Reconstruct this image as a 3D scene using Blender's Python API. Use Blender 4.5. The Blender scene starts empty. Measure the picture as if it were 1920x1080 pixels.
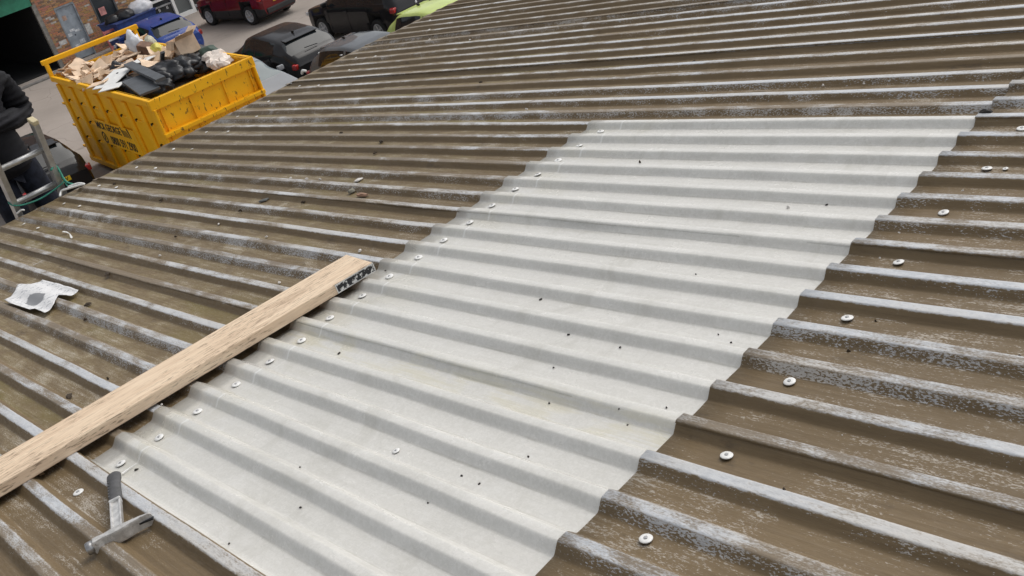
import bpy, bmesh, math, random
import numpy as np
from mathutils import Vector, Matrix, Euler, noise as mnoise

random.seed(7)
sc = bpy.context.scene
col = sc.collection
R = math.radians

# ------------------------------------------------------------------ camera
FPX = 1831.6
RM = np.array([[0.68248613, 0.66546267, -0.30227822],
               [0.11504691, -0.50622408, -0.85469374],
               [-0.72178728, 0.54854046, -0.42205034]])      # roof frame -> camera (x right, y down, z forward)
CR = np.array([2.78822411, -2.79535058, 1.21998480])         # camera in the roof frame
TH = R(6.0)                                                   # roof pitch
Z0 = 6.085                                                    # roof reference point above the ground
MR = np.array([[math.cos(TH), 0, -math.sin(TH)], [0, 1, 0], [math.sin(TH), 0, math.cos(TH)]])
CW = MR @ CR + np.array([0, 0, Z0])
RW = RM @ MR.T
cd = bpy.data.cameras.new('camera')
cam = bpy.data.objects.new('camera', cd)
col.objects.link(cam)
cd.sensor_width = 36
cd.lens = FPX / 1920 * 36
cd.clip_start = 0.05
cd.clip_end = 3000
cam.matrix_world = Matrix(((RW[0][0], -RW[1][0], -RW[2][0], CW[0]),
                           (RW[0][1], -RW[1][1], -RW[2][1], CW[1]),
                           (RW[0][2], -RW[1][2], -RW[2][2], CW[2]),
                           (0, 0, 0, 1)))
sc.camera = cam

# ------------------------------------------------------------------ light: overcast sky, soft sun from beyond the eaves
SUN_AZ = math.atan2(0.10, 0.80)        # clockwise from +Y
SUN_EL = R(51)
wd = bpy.data.worlds.new('World')
sc.world = wd
wd.use_nodes = True
wn = wd.node_tree
wn.nodes.clear()
wo = wn.nodes.new('ShaderNodeOutputWorld')
wb = wn.nodes.new('ShaderNodeBackground')
sky = wn.nodes.new('ShaderNodeTexSky')
sky.sky_type = 'NISHITA'
sky.sun_disc = False
sky.sun_elevation = SUN_EL
sky.sun_rotation = SUN_AZ
sky.dust_density = 3.0
sky.air_density = 1.0
sky.ozone_density = 1.0
hs = wn.nodes.new('ShaderNodeHueSaturation')
hs.inputs['Saturation'].default_value = 0.22
wn.links.new(sky.outputs[0], hs.inputs['Color'])
wn.links.new(hs.outputs[0], wb.inputs[0])
wb.inputs[1].default_value = 0.15
wn.links.new(wb.outputs[0], wo.inputs[0])
sl = bpy.data.lights.new('sun', 'SUN')
sl.energy = 1.25
sl.angle = R(50)
sl.color = (1.0, 0.95, 0.88)
so = bpy.data.objects.new('sun', sl)
col.objects.link(so)
sdir = Vector((math.sin(SUN_AZ) * math.cos(SUN_EL), math.cos(SUN_AZ) * math.cos(SUN_EL), math.sin(SUN_EL)))
so.rotation_euler = sdir.to_track_quat('Z', 'Y').to_euler()
so.location = (-10, 20, 30)
sc.view_settings.view_transform = 'Standard'
sc.view_settings.look = 'None'
sc.view_settings.gamma = 1
sc.view_settings.exposure = 0.08
sc.view_settings.use_curve_mapping = False

# ------------------------------------------------------------------ pixel -> place helpers
def ray(x, y):
    return RW.T @ np.array([(x - 960) / FPX, (y - 540) / FPX, 1])
def at_axis(x, y, i, val):
    d = ray(x, y)
    return Vector(CW + d * (val - CW[i]) / d[i])
def at_z(x, y, z):
    return at_axis(x, y, 2, z)
def on_roof(x, y, n=0.0):                     # pixel -> roof frame (u, v) at height n
    d = RM.T @ np.array([(x - 960) / FPX, (y - 540) / FPX, 1])
    q = CR + d * (n - CR[2]) / d[2]
    return q[0], q[1]

# ------------------------------------------------------------------ materials
MATS = {}
class NT:
    def __init__(s, m):
        m.use_nodes = True
        s.t = m.node_tree
        s.b = s.t.nodes.get('Principled BSDF')
    def n(s, typ, **kw):
        nd = s.t.nodes.new(typ)
        for k, v in kw.items():
            setattr(nd, k, v)
        return nd
    def l(s, a, b):
        s.t.links.new(a, b)
    def val(s, sock, v):
        if isinstance(v, bpy.types.NodeSocket):
            s.l(v, sock)
        else:
            sock.default_value = v
    def math(s, op, a, b=0.0, c=None, clamp=False):
        nd = s.n('ShaderNodeMath', operation=op)
        nd.use_clamp = clamp
        s.val(nd.inputs[0], a); s.val(nd.inputs[1], b)
        if c is not None: s.val(nd.inputs[2], c)
        return nd.outputs[0]
    def ramp(s, x, a, b, lo=0.0, hi=1.0):
        nd = s.n('ShaderNodeMapRange', interpolation_type='SMOOTHSTEP')
        s.val(nd.inputs[0], x)
        nd.inputs[1].default_value = a; nd.inputs[2].default_value = b
        nd.inputs[3].default_value = lo; nd.inputs[4].default_value = hi
        return nd.outputs[0]
    def coords(s, kind='Object', scale=(1, 1, 1)):
        tc = s.n('ShaderNodeTexCoord')
        mp = s.n('ShaderNodeMapping')
        mp.inputs['Scale'].default_value = scale
        s.l(tc.outputs[kind], mp.inputs[0])
        return mp.outputs[0]
    def noise(s, vec, scale, detail=4, rough=0.55, dist=0.0):
        nd = s.n('ShaderNodeTexNoise')
        s.l(vec, nd.inputs['Vector'])
        nd.inputs['Scale'].default_value = scale
        nd.inputs['Detail'].default_value = detail
        nd.inputs['Roughness'].default_value = rough
        nd.inputs['Distortion'].default_value = dist
        return nd.outputs[0]
    def mix(s, f, a, b):
        nd = s.n('ShaderNodeMix', data_type='RGBA')
        s.val(nd.inputs[0], f)
        for i, v in ((6, a), (7, b)):
            if isinstance(v, bpy.types.NodeSocket): s.l(v, nd.inputs[i])
            else: nd.inputs[i].default_value = (*v, 1) if len(v) == 3 else v
        return nd.outputs[2]
    def bump(s, h, strength=0.3, dist=0.01):
        nd = s.n('ShaderNodeBump')
        nd.inputs['Strength'].default_value = strength
        nd.inputs['Distance'].default_value = dist
        s.l(h, nd.inputs['Height'])
        s.l(nd.outputs[0], s.b.inputs['Normal'])

def mat(name, c, rough=0.6, metal=0.0, var=0.25, scale=6.0, bump=0.0, dirt=None, coat=0.0, spec=0.5, stretch=(1, 1, 1)):
    if name in MATS: return MATS[name]
    m = bpy.data.materials.new(name)
    t = NT(m)
    v = t.coords('Object', stretch)
    nz = t.noise(v, scale, 5)
    lo = tuple(x * (1 - var) for x in c); hi = tuple(min(1, x * (1 + var)) for x in c)
    cc = t.mix(t.ramp(nz, .3, .7), lo, hi)
    if dirt:
        nd = t.noise(v, scale * 2.7, 6, .65)
        cc = t.mix(t.ramp(nd, .55, .72, 0, .7), cc, dirt)
    t.l(cc, t.b.inputs['Base Color'])
    t.b.inputs['Roughness'].default_value = rough
    t.b.inputs['Metallic'].default_value = metal
    t.b.inputs['Coat Weight'].default_value = coat
    t.b.inputs['Coat Roughness'].default_value = 0.06
    t.b.inputs['Specular IOR Level'].default_value = spec
    if bump: t.bump(nz, bump, .01)
    MATS[name] = m
    return m

PITCH = 0.13
def roof_paint():
    m = bpy.data.materials.new('weathered_brown_sheet')
    t = NT(m)
    tc = t.n('ShaderNodeTexCoord')
    sp = t.n('ShaderNodeSeparateXYZ'); t.l(tc.outputs['Object'], sp.inputs[0])
    at = t.n('ShaderNodeAttribute', attribute_name='prof'); h = at.outputs['Fac']
    sd = t.n('ShaderNodeAttribute', attribute_name='seed').outputs['Fac']
    big = t.noise(t.coords('Object', (.55, 1.7, .2)), 1.6, 5, .6)
    mid = t.noise(t.coords('Object', (1.0, 2.2, 1)), 5.5, 6, .65, .6)
    streak = t.noise(t.coords('Object', (1.1, 26, 8)), 4.0, 6, .7, .15)
    fine = t.noise(t.coords('Object', (.50, 1.35, 1)), 260, 2, .65)
    fine2 = t.noise(t.coords('Object', (.5, 1.2, 1)), 95, 3, .7)
    rib = t.math('FLOOR', t.math('ADD', t.math('DIVIDE', sp.outputs[1], PITCH), .5))
    wn_ = t.n('ShaderNodeTexWhiteNoise', noise_dimensions='1D'); t.l(rib, wn_.inputs['W'])
    rr = wn_.outputs['Value']
    low0 = t.ramp(sp.outputs[0], .2, -2.2)
    # crest wear: chalky bare paint along the tops, ragged edges
    fs = t.math('SUBTRACT', fine, .5)
    hh = t.math('ADD', h, t.math('MULTIPLY', t.math('SUBTRACT', fine2, .5), .35))
    crest = t.ramp(hh, .15, .02)
    amt = t.math('ADD', t.math('MULTIPLY', big, .9), t.math('MULTIPLY', rr, .30))
    amt = t.math('ADD', amt, t.math('MULTIPLY', streak, .45))
    amt = t.math('ADD', amt, t.math('MULTIPLY', fs, .55))
    amt = t.math('ADD', amt, t.math('MULTIPLY', t.math('SUBTRACT', mid, .5), .95))
    amt = t.math('SUBTRACT', amt, t.math('MULTIPLY', low0, .16))
    cw = t.math('MULTIPLY', crest, t.ramp(amt, .60, .92, .12, 1))
    cw = t.math('MULTIPLY', cw, t.ramp(sp.outputs[0], -3.60, -2.9, .25, 1))
    # speckled wear down the sides of some ribs and in patches of the pans
    rr2n = t.n('ShaderNodeTexWhiteNoise', noise_dimensions='1D'); t.l(t.math('ADD', rib, 57.3), rr2n.inputs['W'])
    rr2 = rr2n.outputs['Value']
    side = t.math('MULTIPLY', t.ramp(h, .02, .2), t.ramp(h, 1.0, .92))
    sa = t.math('ADD', t.math('MULTIPLY', t.math('SUBTRACT', mid, .5), 1.1), t.math('MULTIPLY', rr2, .52))
    sa = t.math('SUBTRACT', sa, t.math('MULTIPLY', h, .16))
    sa = t.math('ADD', sa, t.math('MULTIPLY', fs, 1.5))
    sw = t.math('MULTIPLY', side, t.ramp(sa, .38, .54, 0, .78))
    pan = t.ramp(h, .92, 1.0)
    pa = t.math('ADD', t.math('MULTIPLY', t.math('SUBTRACT', mid, .5), 1.15), t.math('MULTIPLY', t.math('SUBTRACT', streak, .5), .9))
    pa = t.math('ADD', pa, t.math('MULTIPLY', fs, 1.3))
    pa = t.math('ADD', pa, t.math('MULTIPLY', t.math('SUBTRACT', big, .5), .9))
    pa = t.math('ADD', pa, t.math('MULTIPLY', t.ramp(sp.outputs[0], 1.6, 2.3), .10))
    pw = t.math('MULTIPLY', pan, t.ramp(pa, .11, .36, 0, .72))
    brown = t.mix(t.ramp(streak, .3, .7), (.138, .096, .050), (.196, .140, .076))
    brown = t.mix(t.ramp(big, .35, .65), brown, t.mix(t.ramp(mid, .3, .7), (.146, .103, .054), (.200, .145, .080)))
    olive = t.noise(t.coords('Object', (.5, 1.6, 1)), 2.3, 3, .6)
    low = t.ramp(sp.outputs[0], .2, -.8)                      # algae and silt only on the older lower sheets
    silt = t.math('MULTIPLY', low, t.math('MULTIPLY', pan, t.ramp(mid, .40, .62, .15, .75)))
    brown = t.mix(silt, brown, t.mix(t.ramp(streak, .35, .65), (.215, .165, .078), (.300, .240, .130)))
    brown = t.mix(t.math('MULTIPLY', low, t.math('MULTIPLY', pan, t.ramp(olive, .52, .66, 0, .75))), brown, (.180, .142, .045))
    stain = t.noise(t.coords('Object', (.6, 1.5, 1)), 9.0, 4, .7)
    brown = t.mix(t.ramp(stain, .60, .74, 0, .6), brown, (.070, .052, .035))
    chalk = t.mix(t.ramp(fine2, .3, .7), (.42, .44, .465), (.575, .59, .605))
    warm = t.math('MAXIMUM', t.ramp(big, .58, .33), t.math('MULTIPLY', low0, .45))
    chalk = t.mix(warm, chalk, t.mix(.6, chalk, (.52, .475, .405)))
    st2 = t.noise(t.coords('Object', (1.3, 120, 30)), 2.2, 4, .7, .1)
    brown = t.mix(t.ramp(st2, .56, .70, 0, .5), brown, (.105, .075, .042))
    brown = t.mix(t.ramp(st2, .44, .32, 0, .35), brown, (.27, .215, .145))
    dust = t.mix(t.ramp(fine2, .3, .7), (.36, .325, .275), (.54, .50, .44))
    sv_ = t.n('ShaderNodeTexWhiteNoise', noise_dimensions='1D'); t.l(sd, sv_.inputs['W'])
    brown = t.mix(t.ramp(sv_.outputs['Value'], .2, 1.0, 0, .30), brown, (.108, .078, .042))
    c = t.mix(pw, brown, dust)
    c = t.mix(sw, c, chalk)
    c = t.mix(cw, c, chalk)
    t.l(c, t.b.inputs['Base Color'])
    t.val(t.b.inputs['Roughness'], t.ramp(fine2, .3, .7, .44, .66))
    t.b.inputs['Specular IOR Level'].default_value = .32
    hb = t.math('ADD', t.math('MULTIPLY', fine2, .6), t.math('MULTIPLY', mid, 1.2))
    t.bump(hb, .35, .004)
    return m

def grp_mat():
    m = bpy.data.materials.new('translucent_sheet')
    t = NT(m)
    tc = t.n('ShaderNodeTexCoord')
    sp = t.n('ShaderNodeSeparateXYZ'); t.l(tc.outputs['Object'], sp.inputs[0])
    h = t.n('ShaderNodeAttribute', attribute_name='prof').outputs['Fac']
    mid = t.noise(t.coords('Object', (1, 2, 1)), 4.5, 5, .6, .4)
    fib = t.noise(t.coords('Object', (1, 1, 1)), 95, 4, .7, .8)
    streak = t.noise(t.coords('Object', (.8, 24, 6)), 4.0, 6, .7)
    c = t.mix(t.ramp(mid, .3, .7), (.63, .615, .57), (.72, .705, .66))
    c = t.mix(t.ramp(fib, .35, .72, 0, .35), c, (.78, .775, .75))
    c = t.mix(t.ramp(fib, .60, .42, 0, .14), c, (.44, .445, .42))
    # tan staining, strongest along the lap where the middle and the near sheets meet
    q = t.math('ABSOLUTE', t.math('ADD', t.math('DIVIDE', sp.outputs[1], PITCH), 12.45))
    y = t.math('MULTIPLY', t.ramp(q, .62, .1), t.ramp(t.math('ADD', mid, t.math('MULTIPLY', t.math('SUBTRACT', streak, .5), .8)), .40, .62, 0, .6))
    c = t.mix(y, c, (.64, .60, .45))
    sc1 = t.noise(t.coords('Object', (6, 60, 20)), 2.0, 4, .75, 1.5)
    c = t.mix(t.ramp(sc1, .58, .70, 0, .35), c, (.82, .82, .80))
    edge = t.math('MULTIPLY', t.ramp(h, .80, .97), t.ramp(h, 1.0, .985, .25, 1))
    c = t.mix(t.math('MULTIPLY', edge, t.ramp(t.math('ADD', streak, t.math('MULTIPLY', t.math('SUBTRACT', mid, .5), .8)), .42, .64, 0, .42)), c, (.36, .345, .29))
    scuff = t.noise(t.coords('Object', (1.4, 1.0, 1)), 3.2, 6, .68, 1.4)
    c = t.mix(t.ramp(scuff, .52, .74, 0, .42), c, (.47, .455, .40))
    c = t.mix(t.ramp(scuff, .44, .30, 0, .30), c, (.78, .775, .745))
    y2 = t.math('MULTIPLY', t.ramp(sp.outputs[0], .55, .05), t.ramp(mid, .40, .66, 0, .42))
    c = t.mix(y2, c, (.50, .47, .36))
    c = t.mix(t.ramp(streak, .6, .8, 0, .25), c, (.46, .46, .43))
    # moulded joint line near the lower end, only on the ribs
    ln = t.math('ABSOLUTE', t.math('SUBTRACT', t.math('ADD', sp.outputs[0], t.math('MULTIPLY', t.math('SUBTRACT', mid, .5), .02)), .182))
    lm = t.math('MULTIPLY', t.ramp(ln, .006, .002), t.ramp(h, 1.0, .8, .12, .55))
    c = t.mix(lm, c, (.88, .88, .86))
    t.l(c, t.b.inputs['Base Color'])
    t.val(t.b.inputs['Roughness'], t.ramp(mid, .3, .7, .14, .30))
    t.b.inputs['Specular IOR Level'].default_value = .75
    t.bump(t.math('ADD', fib, t.math('MULTIPLY', streak, .7)), .12, .003)
    tr = t.n('ShaderNodeBsdfTransparent')
    tr.inputs[0].default_value = (.9, .92, .88, 1)
    mx = t.n('ShaderNodeMixShader')
    mx.inputs[0].default_value = .09
    out = t.t.nodes.get('Material Output')
    t.l(t.b.outputs[0], mx.inputs[1]); t.l(tr.outputs[0], mx.inputs[2]); t.l(mx.outputs[0], out.inputs[0])
    return m

def wood_mat(name, a, b, dark):
    m = bpy.data.materials.new(name)
    t = NT(m)
    g = t.noise(t.coords('Object', (2.2, 38, 38)), 1.6, 6, .65, .5)
    g2 = t.noise(t.coords('Object', (7, 60, 60)), 1.4, 4, .7)
    bl = t.noise(t.coords('Object', (1.2, 5, 5)), 2.4, 5, .6)
    c = t.mix(t.ramp(g, .32, .68), a, b)
    fl = t.noise(t.coords('Object', (14, 110, 110)), 1.5, 3, .7)
    c = t.mix(t.ramp(g2, .56, .72, 0, .6), c, dark)
    c = t.mix(t.math('MULTIPLY', t.ramp(fl, .53, .62), t.ramp(bl, .38, .56, 0, .85)), c, tuple(x * .55 for x in dark))
    c = t.mix(t.ramp(bl, .54, .72, 0, .6), c, dark)
    t.l(c, t.b.inputs['Base Color'])
    t.b.inputs['Roughness'].default_value = .8
    t.bump(g, .3, .003)
    return m

def skip_paint():
    m = bpy.data.materials.new('yellow_skip_paint')
    t = NT(m)
    v = t.coords('Object')
    a = t.noise(v, 1.6, 5); b = t.noise(t.coords('Object', (5, 5, 1.4)), 2.6, 7, .72, .5)
    c = t.mix(t.ramp(a, .3, .7), (.86, .42, .006), (.95, .50, .010))
    sp = t.n('ShaderNodeSeparateXYZ'); t.l(v, sp.inputs[0])
    endm = t.ramp(sp.outputs[0], 2.85, 3.0, 0, .09)           # the tipped end is the scraped one
    c = t.mix(t.ramp(t.math('ADD', b, endm), .675, .70, 0, .9), c, (.045, .028, .018))
    t.l(c, t.b.inputs['Base Color'])
    t.b.inputs['Roughness'].default_value = .5
    t.b.inputs['Specular IOR Level'].default_value = .3
    return m

def ground_mat():
    m = bpy.data.materials.new('worn_yard_tarmac')
    t = NT(m)
    a = t.noise(t.coords('Object'), .25, 6, .6); b = t.noise(t.coords('Object'), 22, 4, .7)
    d = t.noise(t.coords('Object', (1, .35, 1)), 1.1, 5, .6)
    c = t.mix(t.ramp(a, .35, .65), (.275, .24, .21), (.35, .305, .27))
    c = t.mix(t.ramp(d, .55, .75, 0, .5), c, (.17, .15, .135))
    c = t.mix(t.ramp(b, .45, .8, 0, .4), c, (.37, .34, .31))
    vo = t.n('ShaderNodeTexVoronoi', feature='DISTANCE_TO_EDGE')
    wv = t.n('ShaderNodeVectorMath', operation='ADD')
    tcn = t.n('ShaderNodeTexCoord'); nzc = t.n('ShaderNodeTexNoise'); nzc.inputs['Scale'].default_value = .8
    t.l(tcn.outputs['Object'], nzc.inputs['Vector']); t.l(tcn.outputs['Object'], wv.inputs[0]); t.l(nzc.outputs['Color'], wv.inputs[1])
    t.l(wv.outputs[0], vo.inputs['Vector']); vo.inputs['Scale'].default_value = .22
    c = t.mix(t.math('MULTIPLY', t.ramp(vo.outputs['Distance'], .0045, .001, 0, .5), t.ramp(a, .48, .58)), c, (.09, .08, .07))
    oil = t.noise(t.coords('Object'), .7, 3, .5)
    c = t.mix(t.ramp(oil, .64, .72, 0, .45), c, (.13, .118, .105))
    t.l(c, t.b.inputs['Base Color'])
    t.b.inputs['Roughness'].default_value = .9
    t.bump(b, .3, .01)
    return m

def attr_mat(name, rough=.85, bump=.3):
    m = bpy.data.materials.new(name)
    t = NT(m)
    at = t.n('ShaderNodeAttribute', attribute_name='tint')
    nz = t.noise(t.coords('Object'), 14, 5, .65)
    c = t.mix(t.ramp(nz, .35, .75, 0, .35), at.outputs['Color'], (.12, .09, .075))
    t.l(c, t.b.inputs['Base Color'])
    t.b.inputs['Roughness'].default_value = rough
    t.bump(nz, bump, .01)
    return m

def print_mat(name, paper, ink, sc_=60, thr=.56):
    m = bpy.data.materials.new(name)
    t = NT(m)
    nz = t.noise(t.coords('Object', (1, .45, 1)), sc_, 3, .6, .4)
    big = t.noise(t.coords('Object'), 7, 3)
    c = t.mix(t.ramp(nz, thr, thr + .05), paper, ink)
    c = t.mix(t.ramp(big, .4, .7, 0, .25), c, tuple(x * .6 for x in paper))
    t.l(c, t.b.inputs['Base Color'])
    t.b.inputs['Roughness'].default_value = .7
    return m

def glass_mat(name, c, rough=.04):
    m = bpy.data.materials.new(name)
    t = NT(m)
    nz = t.noise(t.coords('Object'), 2.0, 3)
    t.l(t.mix(nz, c, tuple(x * 1.6 for x in c)), t.b.inputs['Base Color'])
    t.b.inputs['Roughness'].default_value = rough
    t.b.inputs['Specular IOR Level'].default_value = .4
    return m

M_ROOF = roof_paint()
M_GRP = grp_mat()
M_SKIP = skip_paint()
M_GROUND = ground_mat()
M_WOOD = wood_mat('pale_board_timber', (.655, .49, .34), (.785, .63, .46), (.40, .285, .19))
M_GLASS = glass_mat('car_glass', (.012, .015, .017))
M_BLACKPL = mat('black_plastic', (.018, .018, .019), .55, var=.2)
M_TYRE = mat('tyre_rubber', (.02, .02, .02), .85, var=.2)
M_ALLOY = mat('alloy', (.50, .51, .52), .4, .15, .15)
M_WHITE = mat('white_paint', (.78, .78, .76), .4, var=.06)
M_STEEL = mat('dull_steel', (.40, .40, .40), .38, .85, .2, 40, dirt=(.16, .14, .12))
M_ALU = mat('aluminium', (.50, .50, .49), .38, .8, .18, 14)
M_RED = mat('tail_lens', (.36, .012, .012), .15, var=.3, coat=.6)
M_CLEAR = mat('lamp_lens', (.55, .56, .57), .1, var=.2, coat=.6)
M_PLATE = mat('yellow_plate', (.70, .50, .02), .5, var=.08)
M_INK = mat('black_ink', (.012, .012, .013), .6, var=.1)
M_CARD = mat('cardboard', (.58, .42, .28), .85, var=.16, scale=5)
M_CARD2 = mat('pale_cardboard', (.74, .56, .40), .85, var=.14, scale=5)
M_BAG = mat('black_bin_bag', (.016, .017, .020), .38, var=.3, scale=9, bump=.6)
M_SHEETW = mat('white_sheeting', (.74, .74, .72), .6, var=.08, scale=4)
M_GREYP = mat('grey_panel', (.075, .085, .095), .5, var=.2)

# ------------------------------------------------------------------ mesh helpers
def tag(o, label=None, cat=None, group=None, kind=None):
    if label: o['label'] = label
    if cat: o['category'] = cat
    if group: o['group'] = group
    if kind: o['kind'] = kind
    return o
def empty(name, loc=(0, 0, 0), rot=(0, 0, 0), parent=None):
    o = bpy.data.objects.new(name, None)
    o.empty_display_size = .1
    o.location = loc; o.rotation_euler = rot; o.parent = parent
    col.objects.link(o)
    return o
def link_mesh(name, me, m=None, parent=None, loc=None, rot=None):
    o = bpy.data.objects.new(name, me)
    col.objects.link(o)
    if m and not me.materials: me.materials.append(m)
    if parent: o.parent = parent
    if loc is not None: o.location = loc
    if rot is not None: o.rotation_euler = rot
    return o
def pydata(name, v, f, smooth=False):
    me = bpy.data.meshes.new(name)
    me.from_pydata([tuple(x) for x in v], [], f)
    me.update()
    if smooth: me.shade_smooth()
    return me

class MB:
    """collects shapes; build() makes ONE mesh object"""
    def __init__(s): s.v = []; s.f = []; s.sm = []
    def add(s, v, f, smooth=False):
        o = len(s.v); s.v += [tuple(x) for x in v]
        s.f += [tuple(i + o for i in q) for q in f]; s.sm += [smooth] * len(f)
        return s
    def box(s, c, d, rot=None, bev=0.0):
        bm = bmesh.new(); bmesh.ops.create_cube(bm, size=1)
        for v in bm.verts: v.co = Vector((v.co.x * d[0], v.co.y * d[1], v.co.z * d[2]))
        if bev: bmesh.ops.bevel(bm, geom=bm.edges[:], offset=bev, segments=2, affect='EDGES', profile=.6)
        mt = Matrix.Translation(Vector(c)) @ (Euler(rot).to_matrix().to_4x4() if rot else Matrix())
        s.bm(bm, mt)
        return s
    def bm(s, bm, mt=None, smooth=False):
        bm.verts.index_update()
        vs = [(mt @ v.co if mt else v.co.copy()) for v in bm.verts]
        s.add(vs, [tuple(v.index for v in f.verts) for f in bm.faces], smooth)
        bm.free()
        return s
    def tube(s, pts, r, n=8, cap=True, smooth=True):
        pts = [Vector(p) for p in pts]
        rs = r if isinstance(r, (list, tuple)) else [r] * len(pts)
        V = []; F = []
        ref = Vector((0, 0, 1))
        prev = None
        for i, p in enumerate(pts):
            d = (pts[min(i + 1, len(pts) - 1)] - pts[max(i - 1, 0)]).normalized()
            a = prev if prev else (ref if abs(d.z) < .9 else Vector((1, 0, 0)))
            x = (a - d * a.dot(d)).normalized(); y = d.cross(x); prev = x
            for k in range(n):
                t = 2 * math.pi * k / n
                V.append(p + (x * math.cos(t) + y * math.sin(t)) * rs[i])
        for i in range(len(pts) - 1):
            for k in range(n):
                F.append((i * n + k, i * n + (k + 1) % n, (i + 1) * n + (k + 1) % n, (i + 1) * n + k))
        if cap:
            F.append(tuple(range(n))[::-1]); F.append(tuple(range((len(pts) - 1) * n, len(pts) * n)))
        s.add(V, F, smooth)
        return s
    def lathe(s, prof, n=20, axis='z', c=(0, 0, 0), smooth=True):
        V = []; F = []
        for (r, z) in prof:
            for k in range(n):
                t = 2 * math.pi * k / n
                a, b = r * math.cos(t), r * math.sin(t)
                p = (a, b, z) if axis == 'z' else (a, z, b)
                V.append((p[0] + c[0], p[1] + c[1], p[2] + c[2]))
        for i in range(len(prof) - 1):
            for k in range(n):
                q = (i * n + k, i * n + (k + 1) % n, (i + 1) * n + (k + 1) % n, (i + 1) * n + k)
                F.append(q if axis == 'z' else q[::-1])
        F.append(tuple(range(n))[::-1]); F.append(tuple(range((len(prof) - 1) * n, len(prof) * n)))
        s.add(V, F, smooth)
        return s
    def prism(s, poly, z0, z1):
        n = len(poly)
        V = [(x, y, z0) for x, y in poly] + [(x, y, z1) for x, y in poly]
        F = [tuple(range(n))[::-1], tuple(range(n, 2 * n))] + [(i, (i + 1) % n, n + (i + 1) % n, n + i) for i in range(n)]
        s.add(V, F)
        return s
    def build(s, name, m, parent=None, loc=None, rot=None):
        me = bpy.data.meshes.new(name)
        me.from_pydata(s.v, [], s.f)
        me.polygons.foreach_set('use_smooth', s.sm)
        me.update()
        return link_mesh(name, me, m, parent, loc, rot)

def blob(rx, ry, rz, rough, seed, sub=3, flat=0.35, freq=2.2):
    """crumpled closed lump resting on z=0"""
    bm = bmesh.new(); bmesh.ops.create_icosphere(bm, subdivisions=sub, radius=1)
    for v in bm.verts:
        p = v.co.normalized()
        k = 1 + rough * (mnoise.noise(p * freq + Vector((seed, 0, 0))) + .6 * abs(mnoise.noise(p * freq * 2.6 + Vector((0, seed, 0)))) - .3 * abs(mnoise.noise(p * freq * 5 + Vector((0, 0, seed)))) + .22 * (.5 - abs(mnoise.noise(p * freq * 3.7 + Vector((seed, seed, 0))))))
        z = p.z * k
        if z < -flat: z = -flat
        v.co = Vector((p.x * k * rx, p.y * k * ry, (z + flat) * rz))
    return bm

def text_mesh(body, size, extrude=.002):
    cu = bpy.data.curves.new('lettering', 'FONT')
    cu.body = body; cu.size = size; cu.extrude = extrude; cu.align_x = 'CENTER'; cu.align_y = 'CENTER'
    cu.offset = size * .018
    o = bpy.data.objects.new('tmp', cu); col.objects.link(o)
    bpy.context.view_layer.update()
    me = bpy.data.meshes.new_from_object(o.evaluated_get(bpy.context.evaluated_depsgraph_get()))
    bpy.data.objects.remove(o); bpy.data.curves.remove(cu)
    return me

# ------------------------------------------------------------------ ground
ground = link_mesh('ground', pydata('ground', [(-400, -400, 0), (400, -400, 0), (400, 400, 0), (-400, 400, 0)], [(0, 1, 2, 3)]), M_GROUND)
tag(ground, kind='structure')

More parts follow.
